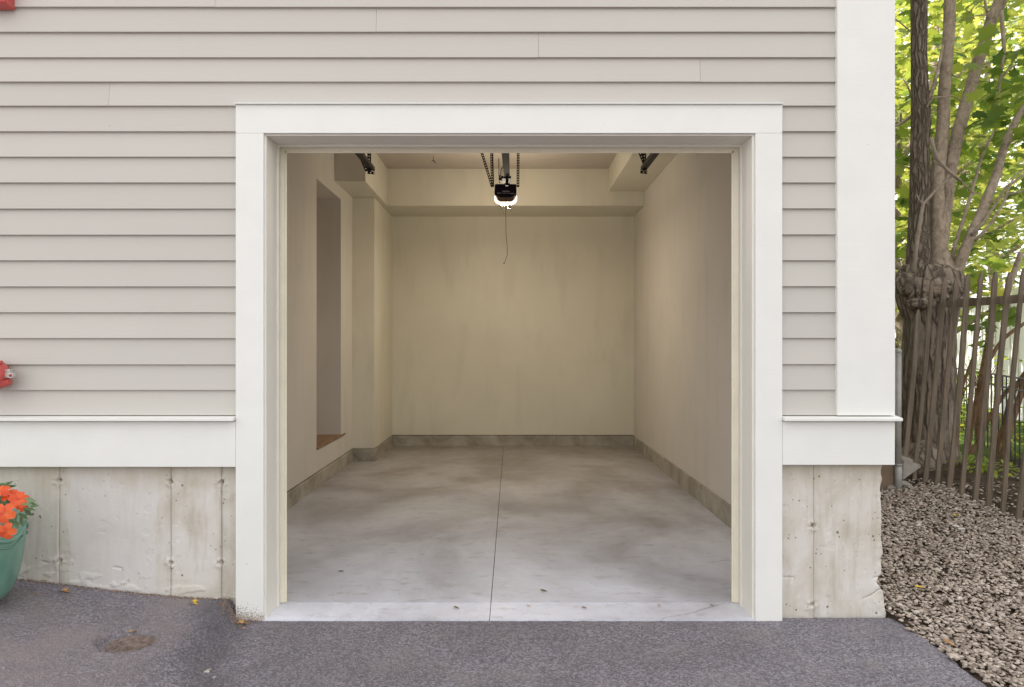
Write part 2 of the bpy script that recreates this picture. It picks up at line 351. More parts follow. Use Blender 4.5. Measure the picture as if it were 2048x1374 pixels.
# ------------------------------------------------------------------ ground
def h_right(x, y):                     # soil and gravel to the right of the house rises toward the tree
    h = np.clip(.13*(y-3.30), 0, None); h = np.where(h > .24, .24+(h-.24)*.15, h)
    d = np.hypot((x-3.66)/.55, (y-6.0)/.75); h = h+.14*np.exp(-d*d*1.2)        # mound about the tree
    return np.clip(h, -.05, .5)
def h_ground(x, y):
    t = sst(1.84, 1.93, x); far = 1-sst(12, 22, np.hypot(x, y))
    return -.05*(1-t)+(h_right(x, y)-.005)*t*far-.05*(1-far)
def h_asph(x, y):
    x = np.asarray(x, float); y = np.asarray(y, float)
    u = np.clip((3.41-y)/.53, 0, 3); r0 = -1.36+.11*np.clip(u, 0, 1.4); r1 = -1.43-.14*u
    s = sst(0, 1, (r0-x)/(r0-r1)); h = .088*s+.115*sst(0, 1.6, -1.40-x)*1.15
    h = h+(fbm(x*6, y*6, 3)-.5)*.016*sst(3.46, 3.2, y)+(fbm(x*22, y*22, 5)-.5)*.004
    d = np.hypot(x+1.66, (y-2.955)); h = h-.026*(1-sst(.112, .122, d+(fbm(x*30, y*30, 8)-.5)*.02))+.004*np.exp(-((d-.150)/.03)**2)
    h = h-.012*np.exp(-((x-r0+.0)/.012)**2)*sst(3.40, 3.3, y)*(h < .2)*.5
    return h
def lines(segs):
    out = []
    for a, b, st in segs: out += list(np.arange(a, b, st))
    return np.array(out+[segs[-1][1]])
xs = lines([(-300, -30, 30), (-30, -7, 4), (-7, 1.8, .8), (1.8, 5, .05), (5, 13, .4), (13, 30, 3), (30, 300, 30)])
ys = lines([(-300, -30, 30), (-30, -4, 3), (-4, 2.4, .4), (2.4, 7.2, .05), (7.2, 20, .5), (20, 40, 4), (40, 300, 30)])
X, Y = np.meshgrid(xs, ys); Z = h_ground(X, Y)+np.where((X > 1.9) & (Y > 2) & (Y < 9) & (X < 8), (fbm(X*9, Y*9, 2)-.5)*.03, 0)
g = np_mesh('ground', np.stack([X.ravel(), Y.ravel(), Z.ravel()], 1), grid_faces(len(xs), len(ys)), M['soil'], smooth=True)
tag(g, 'brown soil and grass ground around the house', 'ground', kind='structure')
xs = lines([(-30, -7, 2), (-7, -3, .2), (-3, 1.935, .010)]); ys = lines([(-30, -4, 2), (-4, 2.5, .2), (2.5, 3.448, .010)])
X, Y = np.meshgrid(xs, ys)
edge = 1.945+(fbm(Y*7, Y*0, 4)-.5)*.05
X = np.where(X > 1.90, 1.90+(X-1.90)*(edge-1.90)/.035, X)
Y2 = np.where(Y > 3.40, np.where((X > -1.372) & (X < 1.345), 3.40+(Y-3.40)*.25+(fbm(X*12, X*0, 9)-.5)*.006, Y), Y)
Z = h_asph(X, Y)-.03*sst(edge-.02, edge, X)
Z = np.where((X > -1.3) & (Y > 3.36), Z-.006*sst(3.36, 3.41, Y), Z)
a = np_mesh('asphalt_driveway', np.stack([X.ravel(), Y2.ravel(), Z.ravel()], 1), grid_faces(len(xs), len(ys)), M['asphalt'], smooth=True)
tag(a, 'grey asphalt driveway with pale flecks of stone', 'driveway', kind='structure')
# gravel: thousands of crushed stones
bm = bmesh.new(); bmesh.ops.create_icosphere(bm, subdivisions=1, radius=1)
iv = np.array([v.co[:] for v in bm.verts]); if_ = np.array([[v.index for v in f.verts] for f in bm.faces]); bm.free()
pts = []
N = 48000
yy = rng.uniform(2.35, 5.75, N); xx = rng.uniform(1.90, 4.9, N)
keep = (xx < .88*yy+.1) & (xx > np.where(yy > 3.45, 1.90, 1.93-.05*rng.random(N)**6)) & ~((np.hypot((xx-3.66)/.6, (yy-6)/.8) < .85)) & (rng.random(N) < np.where(yy > 5.3, .35, 1.)) & ((xx < 3.36+(5.167-yy)*.235) | (rng.random(N) < .12))
xx, yy = xx[keep], yy[keep]; n = len(xx)
s = rng.uniform(.006, .013, n)*np.where(rng.random(n) < .06, 1.7, 1)
Sx = s*rng.uniform(.9, 1.6, n); Sy = s*rng.uniform(.65, 1.1, n); Sz = s*rng.uniform(.32, .62, n)
ang = rng.uniform(0, 2*np.pi, n); tilt = rng.normal(0, .25, n)
base = iv[None]*(1+rng.uniform(-.30, .26, (n, len(iv), 1)))
bx = base[:, :, 0]*Sx[:, None]; by = base[:, :, 1]*Sy[:, None]; bz = base[:, :, 2]*Sz[:, None]
bx, bz = bx*np.cos(tilt)[:, None]-bz*np.sin(tilt)[:, None], bx*np.sin(tilt)[:, None]+bz*np.cos(tilt)[:, None]
wx = bx*np.cos(ang)[:, None]-by*np.sin(ang)[:, None]+xx[:, None]; wy = bx*np.sin(ang)[:, None]+by*np.cos(ang)[:, None]+yy[:, None]
wz = bz+(h_right(xx, yy)+rng.uniform(-.002, .014, n)+(fbm(xx*5, yy*5, 1)-.5)*.02)[:, None]
V = np.stack([wx, wy, wz], 2).reshape(-1, 3); Fc = (if_[None]+(np.arange(n)*len(iv))[:, None, None]).reshape(-1, 3)
tag(np_mesh('gravel', V, Fc, M['pebble']), 'bed of brown and grey crushed stone beside the house', 'gravel', kind='stuff')

# ------------------------------------------------------------------ house
house = empty('house', (0, 3.45, 0))
tag(house, 'grey clapboard house with white trim around an open single garage', 'house')
YF = 3.41                                     # face of the white trim
def zpx(py, Y): return CZ+(CY-py)*Y/F
def xpx(px, Y): return (px-CX)*Y/F
XL, XR = -7.0, 1.9137
cas_l0, cas_l1 = xpx(471, YF), xpx(527, YF); cas_r0, cas_r1 = xpx(1511, YF), xpx(1565, YF)
cz0, cz1 = zpx(266, YF), zpx(209, YF)
corner0 = xpx(1675, YF)
# clapboards (lap lines read downwards)
laps_up = [13, 63, 113.5, 162.5, 210.5]; laps_lo = [262, 313, 364.7, 416.5, 468.7, 520.2, 572.2, 624, 675.8, 728, 779.3, 830]
zl = [zpx(p, 3.425) for p in laps_up+laps_lo]
while zl[0] < 6.9: zl.insert(0, zl[0]+.128)
sb = MB()
def clap(x0, x1, z0, z1, along='x', face=3.45, sgn=1, dz=0):
    z0 -= dz; zt = z1+.004                      # lower edge stands proud, top tucks under the board above
    pr = [(0, z0), (-.0255, z0), (-.0100, zt), (0, zt)]
    if along == 'x': sb.poly_prism([Vector((x0, face+d, z)) for d, z in pr], (x1-x0, 0, 0))
    else: sb.poly_prism([Vector((face-d, x0, z)) for d, z in pr], (0, x1-x0, 0))
nup = len(zl)-17
joints = {nup: [430], nup+1: [752], nup+2: [1077], nup+3: [1401], nup+4: [217]}
for i in range(1, len(zl)):
    z1, z0 = zl[i-1], zl[i]
    row = i
    if row <= nup+4: spans = [(XL, corner0)]
    else: spans = [(XL, cas_l0), (cas_r1, corner0)]
    js = joints.get(row, [])
    if row < nup: js = [430-323*(nup-row)] if row > nup-3 else [random.randint(200, 1500)]
    for a0, a1 in spans:
        cuts = sorted([xpx(j, 3.425) for j in js if a0 < xpx(j, 3.425) < a1]+([-4.4-.3*(row % 3)] if a0 == XL else []))
        ed = [a0]+cuts+[a1]
        for k in range(len(ed)-1):
            clap(ed[k]+(.0006 if k else 0), ed[k+1]-(.0006 if k < len(ed)-2 else 0), z0, z1, dz=random.uniform(0, .0025) if len(ed) > 2 else random.uniform(0, .0008))
sb.build('siding', M['siding'], house)
sb = MB()
for i in range(1, len(zl)): clap(3.56, 9.7, zl[i], zl[i-1], 'y', 1.88)
sb.build('side_siding', M['siding'], house)
# sheathing shells (closed above and behind so daylight only enters by the door)
m = MB()
m.box(XL, -1.30, 3.452, 3.64, .78, 7.0).box(1.26, 1.878, 3.452, 3.64, .78, 7.0).box(-1.30, 1.26, 3.452, 3.64, 2.50, 7.0)
m.box(XL, XL+.2, 3.64, 9.75, .0, 7.0).box(1.68, 1.878, 3.64, 9.75, .78, 7.0).box(XL+.2, 1.68, 9.55, 9.75, 0, 7.0).box(XL, 1.878, 3.452, 9.75, 7.0, 7.2)
m.build('wall_frame', M['siding'], house)
m = MB(); m.poly_prism([(XL-.3, 3.05, 6.95), (XL-.3, 3.05, 7.10), (XL-.3, 6.6, 9.3), (XL-.3, 10.2, 7.10), (XL-.3, 10.2, 6.95), (XL-.3, 6.6, 9.1)], (9.5, 0, 0))
m.build('roof', M['roof'], house)
m = MB(); m.poly_prism([(XL, 3.46, 7.2), (XL, 9.7, 7.2), (XL, 6.6, 9.05)], (.1, 0, 0)); m.build('gable', M['siding'], house); m = MB(); m.poly_prism([(1.77, 3.46, 7.2), (1.77, 9.7, 7.2), (1.77, 6.6, 9.05)], (.1, 0, 0)); m.build('gable', M['siding'], house)
# trim
b = .0015
MB().box(corner0, XR, YF, 3.56, zpx(832, YF)+.003, 6.93).build('corner_board', M['trim'], house, bevel=b)
MB().box(cas_l0, cas_r1, YF+.0008, 3.452, cz0, cz1).build('door_casing', M['trim'], house, bevel=b)
MB().box(cas_l0+.0006, cas_l1, YF, 3.452, -.012, cz0-.0010).build('door_casing', M['trim_dirty'], house, bevel=b)
MB().box(cas_r0, cas_r1-.0006, YF, 3.452, -.012, cz0-.0010).build('door_casing', M['trim'], house, bevel=b)
MB().box(cas_l0-.002, cas_r1+.001, YF-.012, 3.44, cz1+.0005, cz1+.0055).build('head_flashing', M['trim'], house)
for x0, x1, zb in ((XL, cas_l0-.001, zpx(934, YF)), (cas_r1+.001, XR, zpx(930, YF))):
    sk = MB().box(x0, x1, YF+.002, 3.4495, zb, zpx(843, YF)).build('skirt_board', M['trim'], house, bevel=b)
    xe = x1+.022 if x1 > 0 else x1-.001
    zt = zpx(832.5, YF)
    MB().poly_prism([(x0, 3.452, zt+.002), (x0, 3.379, zt-.007), (x0, 3.379, zt-.021), (x0, 3.452, zt-.023)], (xe-x0, 0, 0)).build('drip_cap', M['trim'], sk, bevel=.001)
MB().box(1.885, XR-.002, 3.452, 9.7, zpx(930, YF)+.002, zpx(846, YF)).build('skirt_board', M['trim'], house)
# foundation with board-form relief
def foundation(x0, x1, z0, z1, step, ties, seams, chip=False):
    xs = np.arange(x0, x1+1e-6, step) if not isinstance(step, tuple) else lines(step[0]); dz = .005
    zs = np.arange(z0, z1+1e-6, dz); X, Z = np.meshgrid(xs, zs)
    D = (fbm(X*4, Z*3, 21)-.5)*.006+(fbm(X*30, Z*6, 25)-.5)*.0016
    sp = fbm(X*13, Z*13, 31, 5); D = D+.003*sst(.74, .77, sp)*fbm(X*80, Z*80, 33)
    for k, s_ in enumerate(seams):
        D = D+.005*np.exp(-((X-s_)/.004)**2)+(X > s_).astype(float)*(.0035 if k % 2 == 0 else -.0035)
        D = D-.004*np.exp(-((X-s_+.008)/.005)**2)*vnoise(Z*20, Z*0, 3)
    for tx, tz in ties:
        r = np.hypot(X-tx, (Z-tz)*1.1); ns = fbm(X*60, Z*60, 7, 5)
        D = D-.034*np.exp(-(r/.028)**2)*(ns-.35)+.032*np.exp(-(np.hypot(X-tx-.004, Z-tz)/.009)**2)
    # ragged spalled toe
    toe = np.exp(-((Z-(.10+.1*(-X-1.4 if x1 < 0 else 0)))/.05)**2) if x1 < 0 else np.exp(-((Z-.13)/.02)**2)*0
    D = D-toe*.004*sst(.55, .62, fbm(X*14, Z*30, 41, 6))
    crk = np.abs(Z-(.17+.06*fbm(X*5, X*0, 44)+(.08*(-X-1.4) if x1 < 0 else 0)))
    D = D+.009*np.exp(-(crk/.003)**2)*sst(.66, .74, fbm(X*11, X*0, 46, 3))
    XX = X.copy()
    if chip:
        u = sst(x1-.09, x1, X); XX = X+u*((fbm(Z*22, Z*0, 51, 5)-.6)*.022); D = D+u*u*.008*fbm(Z*40, X*40, 52)
        c_ = sst(.20, .05, Z)*u; D = D-.02*c_*fbm(X*25, Z*25, 53); XX = XX-.03*u*np.exp(-((Z-.17)/.03)**2)+.012*c_
        cr2 = np.abs(Z-.14-(X-x1)*.55-(fbm(X*20, X*0, 54)-.5)*.02); D = D+.010*np.exp(-(cr2/.0025)**2)*sst(x1-.12, x1-.08, X)
    Yv = 3.458+D
    V = np.stack([XX.ravel(), Yv.ravel(), Z.ravel()], 1); Fc = grid_faces(len(xs), len(zs))
    if chip:
        n = len(xs); nb = len(V); extra = []; ef = []
        col = V[np.arange(len(zs))*n+n-1]
        depth = [.006, .02, .06, .15, .5, 2, 6.2]
        for k, d in enumerate(depth):
            extra.append(col*np.array([1, 1, 1])+np.stack([-(col[:, 0]-x1)*min(1, .2*k)+(fbm(col[:, 2]*20, col[:, 2]*0+k, 60)-.5)*.006, np.full(len(col), d), col[:, 2]*0], 1))
        idx = [np.arange(len(zs))*n+n-1]+[nb+k*len(zs)+np.arange(len(zs)) for k in range(len(depth))]
        for a_, b_ in zip(idx[:-1], idx[1:]): ef.append(np.stack([a_[:-1], b_[:-1], b_[1:], a_[1:]], 1))
        V = np.vstack([V]+extra); Fc = np.vstack([Fc]+ef)
    o = np_mesh('foundation_wall', V, Fc, M['foundation'], house, smooth=True); return o
fx = lambda p: xpx(p, 3.458)
foundation(-2.9, fx(473), -.05, .775, ([(-7, -2.9, .3), (-2.9, fx(473), .005)],), [(fx(116), zpx(962, 3.458)), (fx(340), zpx(964, 3.458)), (fx(441), zpx(964, 3.458)), (fx(117), zpx(1122, 3.458)), (fx(340), zpx(1126, 3.458)), (fx(440), zpx(1126, 3.458))], [fx(118), fx(341), fx(443)])
foundation(fx(1564), 1.880, -.06, .785, .0045, [(fx(1625), zpx(1052, 3.458)), (fx(1623), zpx(1210, 3.458))], [fx(1628)], True)
# opening lining
jl, jr = -1.232, 1.2045; jz = 2.4225
m = MB().box(jl-.018, jl, 3.4255, 3.655, -.01, jz).box(jl+.0005, jl+.011, 3.572, 3.592, 0.002, jz-.0115); m.build('door_jamb', M['jamb'], house, bevel=.0008)
m = MB().box(jr, jr+.0115, 3.4255, 3.655, -.01, jz).box(jr-.009, jr-.0005, 3.572, 3.592, 0.002, jz-.0115); m.build('door_jamb', M['jamb'], house, bevel=.0008)
m = MB().box(jl-.018, jr+.0115, 3.4262, 3.655, jz+.0005, jz+.0085).box(jl+.0005, jr-.0005, 3.572, 3.592, jz-.011, jz); m.build('head_jamb', M['jamb'], house, bevel=.0008)
zs_ = zpx(305, 3.62)
MB().box(-1.2315, -1.2065, 3.62, 3.65, .006, jz-.001).box(-1.2060, -1.1975, 3.627, 3.633, .006, zs_+.014).build('door_stop', M['seal'], house, bevel=.0008)
MB().box(1.178, 1.2035, 3.62, 3.65, .006, jz-.001).box(1.1675, 1.1775, 3.627, 3.633, .006, zs_+.014).build('door_stop', M['seal'], house, bevel=.0008)
MB().box(-1.2062, 1.1777, 3.621, 3.649, zs_+.010, jz-.0005).box(-1.2062, 1.1777, 3.627, 3.633, zs_, zs_+.0095).build('door_stop', M['seal'], house, bevel=.0008)
# interior
WL, WR, YB, ZC = -1.87, 1.643, 9.19, 3.548
N0, N1, NZ0, NZ1 = 6.53, 7.46, .385, 2.957
ct = .150
m = MB().box(-2.4, WL, 3.70, N0, ct, 3.6).box(-2.4, WL, N1, 7.99, ct, 3.6).box(-2.4, WL, N0, N1, NZ1, 3.6).box(-2.4, WL, N0, N1, ct, NZ0-.024).box(-2.5, -2.40, N0-.1, N1+.1, ct, 3.1)
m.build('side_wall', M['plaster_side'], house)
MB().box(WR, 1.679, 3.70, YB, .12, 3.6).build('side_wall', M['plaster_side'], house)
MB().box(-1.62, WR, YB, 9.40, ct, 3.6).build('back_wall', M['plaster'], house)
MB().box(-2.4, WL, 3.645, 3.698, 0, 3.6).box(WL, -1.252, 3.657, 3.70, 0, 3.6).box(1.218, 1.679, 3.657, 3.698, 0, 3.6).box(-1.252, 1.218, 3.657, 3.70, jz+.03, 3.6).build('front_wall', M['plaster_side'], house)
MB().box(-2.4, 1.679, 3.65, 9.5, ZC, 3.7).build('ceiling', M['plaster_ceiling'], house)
MB().box(-2.2, -1.61, 7.991, 9.30, ct, 3.088).build('wall_pier', M['plaster'], house, bevel=.002)
MB().box(WL-.01, -1.545, 7.20, 9.30, 3.09, ZC).build('bulkhead', M['plaster'], house, bevel=.002)
MB().box(-1.545, WR, 8.457, 9.30, 3.088, ZC-.001).build('bulkhead', M['plaster'], house, bevel=.002)
MB().box(1.196, WR, 3.701, 8.457, 3.263, ZC+.001).build('bulkhead', M['plaster'], house, bevel=.002)
MB().box(-2.39, WL+.011, N0+.002, N1+.0, NZ0-.022, NZ0).box(WL+.0005, WL+.012, N1+.001, 7.62, NZ0-.022, NZ0-.0005).build('threshold', M['wood'], house, bevel=.002)
def curb(x0, x1, y0, y1, ztop0, ztop1, nx, ny, face):      # slightly uneven cast kerb, height varies along y
    m = MB()
    m.v = [(x0, y0, -.01), (x1, y0, -.01), (x1, y1, -.01), (x0, y1, -.01), (x0, y0, ztop0), (x1, y0, ztop0), (x1, y1, ztop1), (x0, y1, ztop1)]
    m.f = [(0, 3, 2, 1), (4, 5, 6, 7), (0, 1, 5, 4), (1, 2, 6, 5), (2, 3, 7, 6), (3, 0, 4, 7)]
    return m.build('curb', M['curb'], house, bevel=.004)
curb(-2.3, WL+.014, 3.66, 7.985, .141, .141, 0, 0, 0)
curb(-2.3, -1.598, 7.975, 9.25, .1405, .1405, 0, 0, 0)
curb(-1.597, 1.70, 9.176, 9.40, .141, .141, 0, 0, 0)
curb(1.626, 1.679, 3.66, 9.175, .178, .142, 0, 0, 0)
# garage slab: two bays either side of a saw joint, plus the apron strip in front
JX = -.112
def slab(m, x0, x1, y0, y1, z): m.box(x0, x1, y0, y1, -.12, z)
m = MB()
for x0, x1 in ((-2.3, JX-.0016), (JX+.0016, 1.7)):
    slab(m, x0, x1, 3.624, 6.26-.0012, .0035); slab(m, x0, x1, 6.26+.0012, 9.4, .0035)
o = m.build('garage_floor', M['floor'], bevel=.0015); tag(o, 'stained grey concrete floor inside the garage', 'floor', kind='structure')
m = MB(); slab(m, -1.2405, JX-.0016, 3.408, 3.6225, .001)
crk = [(.745, 3.404), (.765, 3.43), (.82, 3.452), (.88, 3.470), (.935, 3.500), (.98, 3.535), (1.04, 3.570), (1.09, 3.60), (1.13, 3.6225)]
A = [(JX+.0016, 3.408), ]+[(x-.004, y+.004) for x, y in crk]+[(JX+.0016, 3.6225)]; A[1] = (.7435, 3.408); A[-2] = (1.1285, 3.6225)
B = [(.7465, 3.408), (1.2155, 3.408), (1.2155, 3.6225), (1.1315, 3.6225)]+[(x+.003, y-.003) for x, y in reversed(crk[1:-1])]
m.poly_prism([(x, y, -.12) for x, y in A], (0, 0, .121)); m.poly_prism([(x, y, -.12) for x, y in B], (0, 0, .1225))
o = m.build('apron', M['apron']); tag(o, 'pale concrete apron strip under the garage opening, cracked at its right end', 'floor', kind='structure')
o = MB().box(-2.3, 1.7, 3.41, 9.4, -.13, -.012).build('subfloor', M['joint']); tag(o, 'dark joint filler beneath the slabs', 'floor', kind='structure')

# ------------------------------------------------------------------ opener, tracks, ceiling bits
def strip(m, p0, p1, wdt, th=.003, pitch=.027, hole=.0062, wdir=Vector((1, 0, 0))):     # perforated steel strip, real square holes
    p0, p1 = Vector(p0), Vector(p1); d = (p1-p0); Ln = d.length; d.normalize(); n = d.cross(wdir).normalized(); wv = n.cross(d).normalized()
    def bar(a0, a1, b0, b1):
        q = [p0+d*a0+wv*b0, p0+d*a1+wv*b0, p0+d*a1+wv*b1, p0+d*a0+wv*b1]; m.poly_prism(q, n*th)
    h = wdt/2; bar(0, Ln, -h, -hole); bar(0, Ln, hole, h); k = int(Ln/pitch)
    for i in range(k+1):
        a0 = i*pitch+(hole if i else -0); a1 = min(Ln, (i+1)*pitch-hole)
        if a1 > a0: bar(a0, a1, -hole, hole)
OY = 7.0
op = empty('garage_door_opener', P(1011, 368, OY)); tag(op, 'black garage door opener with a lit lamp hanging from the ceiling', 'door opener')
def oshape(pts, y0, y1): return MB().poly_prism([P(x, y, OY)*1+Vector((0, y0-OY, 0)) for x, y in pts], (0, y1-y0, 0))
body = [(989.5, 369.5), (991, 368), (1031, 368), (1032.8, 369.5), (1033, 386), (1028, 391.5), (1021, 394), (1001, 394), (993, 391), (989, 386)]
hs_ = oshape(body, 7.0, 7.22).build('motor_housing', M['plastic_black'], op, bevel=.002)
oshape([(992, 390.5), (1002, 394.5), (1021, 394.5), (1030, 390.5), (1027, 400), (1022, 403.0), (1001, 403.0), (996, 400)], 7.002, 7.20).build('dim_lens_front', M['dim_lens'], op)  # brown panel added to paint the lens front dimmer than its rim
oshape([(988.3, 392), (990.5, 390.5), (994, 399.5), (999, 403.2), (1023, 403.2), (1029, 399.5), (1033.2, 389.5), (1034.3, 392), (1034, 398), (1031, 402.5), (1026, 405.0), (998, 405.0), (992.5, 402.5), (988.6, 398)], 7.008, 7.10).build('light_lens', M['lens'], op)
def text(body, size, loc, name, parent, mat=None, w_=None):
    cu = bpy.data.curves.new(name, 'FONT'); cu.body = body; cu.size = size; cu.extrude = .0006; cu.align_x = 'CENTER'; cu.offset = .0006
    tmp = bpy.data.objects.new(name+'_tmp', cu); sc.collection.objects.link(tmp)
    me = bpy.data.meshes.new_from_object(tmp.evaluated_get(bpy.context.evaluated_depsgraph_get())); bpy.data.objects.remove(tmp); bpy.data.curves.remove(cu)
    me.transform(Matrix.Translation(loc) @ Matrix.Rotation(R(90), 4, 'X')); me.materials.clear()
    return link(name, me, mat or M['text'], parent)
bpy.context.view_layer.update()
text('STEELMAJ', .018, P(1011.6, 384.0, 6.9985), 'lettering', hs_)
m = MB()
for x0, x1, yy in ((994.5, 1001.5, 385.6), (1003, 1018.5, 386.0), (1020, 1028.5, 386.4)):
    p = P(x0, yy, 6.999); q = P(x1, yy+1.1, 6.999)
    if x0 != 1003: m.box(p.x, q.x, 6.9975, 6.9990, q.z, p.z)
    else: m.box(p.x, q.x, 6.9975, 6.9990, q.z+.002, p.z-.001)
m.build('lettering', M['text'], hs_)
# the rail runs forward and down to the door head
r0, r1 = P(1014.5, 369, 7.05), Vector((-.045, 3.80, 2.62)); m = MB()
m.poly_prism([r0+Vector((dx, 0, dz)) for dx, dz in ((-.027, -.02), (.027, -.02), (.027, .02), (-.027, .02))], r1-r0); m.build('rail', M['plastic_black'], op)
rp_ = lambda y: r0.lerp(r1, (r0.y-y)/(r0.y-r1.y))
ty = 6.35; c_ = rp_(ty); m = MB().box(c_.x-.045, c_.x+.040, ty-.10, ty+.08, c_.z-.045, c_.z-.021).box(c_.x-.012, c_.x+.014, ty-.03, ty+.01, c_.z-.09, c_.z-.0455)
m.box(c_.x-.075, c_.x-.0455, ty-.04, ty, c_.z-.05, c_.z-.02).tube([(c_.x-.072, ty-.02, c_.z-.02), (c_.x-.074, ty-.02, c_.z+.16)], .004, 6); m.build('trolley', M['dark_metal'], op)
m = MB(); m.tube([P(1016, 300, 6.3), P(1013, 345, 6.3), P(1011.5, 433, 6.3), P(1012.2, 470, 6.3), P(1014.6, 493, 6.3), P(1014.9, 508, 6.3), P(1012, 518, 6.3), P(1008, 527, 6.3)], .0024, 6)
m.tube([P(1008.6, 525.6, 6.3), P(1007.3, 528, 6.3)], .005, 6); m.build('pull_cord', M['cord'], op)
m = MB(); m.tube([P(997, 407, 7.1), P(1003, 418, 7.1), P(1008.5, 428.5, 7.1), P(1011.5, 430, 7.1)], .0022, 6); m.build('antenna_wire', M['cord'], op)
m = MB(); m.tube([P(1005, 333, 6.9), P(1001.5, 340, 6.95), P(1000.8, 350, 6.97), P(1003, 360, 7), P(1004, 357, 7), P(1004, 336, 6.95)], .004, 6)
m.tube([P(999.5, 366, 7.02), P(998.2, 357, 7), P(1000, 350, 7), P(1002.5, 353, 7), P(1001.5, 359, 7), P(999, 356, 7)], .005, 6); m.build('cable_loop', M['cord'], op)
MB().lathe([(.001, -.028), (.012, -.026), (.019, -.016), (.020, -.004), (.012, .012), (.008, .018)], P(1019, 411.5, 7.12), 16).build('bulb', M['clear_bulb'], op, True)
m = MB(); strip(m, P(984.8, 373.5, 7.0), P(981.6, 262, 7.08), .026); strip(m, P(987.2, 373.5, 7.0), P(984, 262, 7.08), .020, wdir=Vector((.6, .8, 0))); m.build('hanger', M['dark_metal'], op)
m = MB(); strip(m, P(984.5, 374, 6.99), P(950.5, 262, 7.05), .026); m.build('hanger', M['dark_metal'], op)
m = MB(); strip(m, P(1035.8, 374, 7.0), P(1036.8, 262, 7.08), .027); m.build('hanger', M['dark_metal'], op)
pl = bpy.data.lights.new('opener_lamp', 'AREA'); pl.shape = 'DISK'; pl.size = .16; pl.energy = 10; pl.color = (1, .86, .64)
po = bpy.data.objects.new('opener_lamp', pl); sc.collection.objects.link(po); po.parent = op; po.location = P(1012, 420, 7.18)-op.location
pl = bpy.data.lights.new('opener_bulb_glow', 'POINT'); pl.shadow_soft_size = .05; pl.energy = 12; pl.color = (1, .86, .64)
po = bpy.data.objects.new('opener_bulb_glow', pl); sc.collection.objects.link(po); po.parent = op; po.location = P(1012, 420, 7.27)-op.location
# tracks
def track(px_end, py_end, Yend, side, label):
    e = P(px_end, py_end, Yend); tr = empty('door_track', e); tag(tr, label, 'door track', 'garage door tracks under the ceiling')
    x, z = e.x, e.z; m = MB()
    prof = [(-.026, .018), (-.026, -.018), (.026, -.018), (.026, .018), (.022, .018), (.022, -.014), (-.022, -.014), (-.022, .018)]
    path = [Vector((x, Yend, z)), Vector((x, 4.05, z))]
    for k in range(1, 9):
        a = k/8*math.pi/2; path.append(Vector((x+side*0, 4.05-.31*math.sin(a), z-.31*(1-math.cos(a)))))
    path.append(Vector((x, 3.74, .06)))
    path = [Vector((p.x+side*.07*min(1, max(0, (4.6-p.y)/.6)), p.y, p.z)) for p in path]; path.insert(1, Vector((x, 4.6, z)))
    n0 = len(m.v); K = len(prof)
    for i, p in enumerate(path):
        d = (path[min(i+1, len(path)-1)]-path[max(i-1, 0)]).normalized(); u = d.cross(Vector((1, 0, 0))).normalized()
        m.v += [tuple(p+Vector((1, 0, 0))*a_+u*(-b_ if False else b_)) for a_, b_ in prof]
    for i in range(len(path)-1):
        for k in range(K):
            a_ = n0+i*K+k; c2 = n0+i*K+(k+1) % K; m.f.append((a_, c2, c2+K, a_+K))
    m.f.append(tuple(n0+k for k in range(K))); m.build('rail', M['dark_metal'], tr)
    m = MB(); top = ZC if side < 0 else 3.262
    strip(m, (x-.006, Yend-.10, z-.045), (x-.012, Yend-.06, top), .034, pitch=.028, hole=.005)
    m.build('hanger', M['dark_metal'], tr)
    m = MB()
    if side > 0: strip(m, (x-.01, Yend-.12, z+.00), (x-.11, Yend-.12, top), .030, pitch=.028, hole=.005)
    else: strip(m, (x-.022, Yend-.12, z-.052), (x-.15, Yend-.5, top-.2), .032, pitch=.028, hole=.005)
    m.build('hanger', M['dark_metal'], tr)
    m = MB(); strip(m, (x-.035, Yend-.03, z-.040), (x+.03, Yend-.03, z-.046), .026, pitch=.03, hole=.005, wdir=Vector((0, 0, 1)))
    m.box(x+side*-.02-.006, x+side*-.02+.006, Yend-.05, Yend+.01, z-.012, z+.0).build('bracket', M['dark_metal'], tr)
    return tr
track(744, 338, 6.36, -1, 'dark steel door track end near the left wall of the garage')
track(1287, 337, 6.36, 1, 'dark steel door track end under the low soffit on the right side')
hk = empty('ceiling_hook', P(867, 309, 7.9)); tag(hk, 'small black bracket with a dangling wire hook on the garage ceiling', 'hook')
MB().tube([P(852, 306.0, 7.9)+Vector((0, 0, .02)), P(868, 309.5, 7.9)], [.008, .016], 6).build('bracket', M['dark_metal'], hk)
MB().tube([P(866.5, 311, 7.9), P(866.7, 320, 7.9), P(864.5, 321.5, 7.9), P(863.5, 323.5, 7.9)], .003, 5).tube([P(866.7, 320, 7.9), P(869, 323, 7.9), P(871, 326, 7.9)], .006, 5).build('wire_hook', M['cord'], hk)

# ------------------------------------------------------------------ fittings on the left
al = empty('fire_alarm_horn', (-2.56, 3.42, 3.06)); tag(al, 'red wall-mounted alarm box at the top of the siding', 'alarm')
x1 = xpx(28, 3.42); zb = zpx(19.5, 3.42)
MB().poly_prism([(x1, 3.426, zb), (x1, 3.375, zb+.006), (x1, 3.36, zb+.014), (x1, 3.36, zb+.15), (x1, 3.426, zb+.16)], (-.125, 0, 0)).build('back_box', M['red'], al, bevel=.002)
MB().box(x1-.108, x1-.020, 3.340, 3.3595, zb+.03, zb+.14).build('horn_grille', M['red_dark'], al, bevel=.003)
MB().box(x1-.085, x1-.045, 3.325, 3.3395, zb+.075, zb+.125).build('strobe', M['clear_bulb'], al, bevel=.004)
fx_, fz = -2.560, zpx(751, 3.32)
fd = empty('fire_hose_connection', (fx_, 3.43, fz)); tag(fd, 'round red hose connection cap with a chrome lug on the siding', 'hose connection')
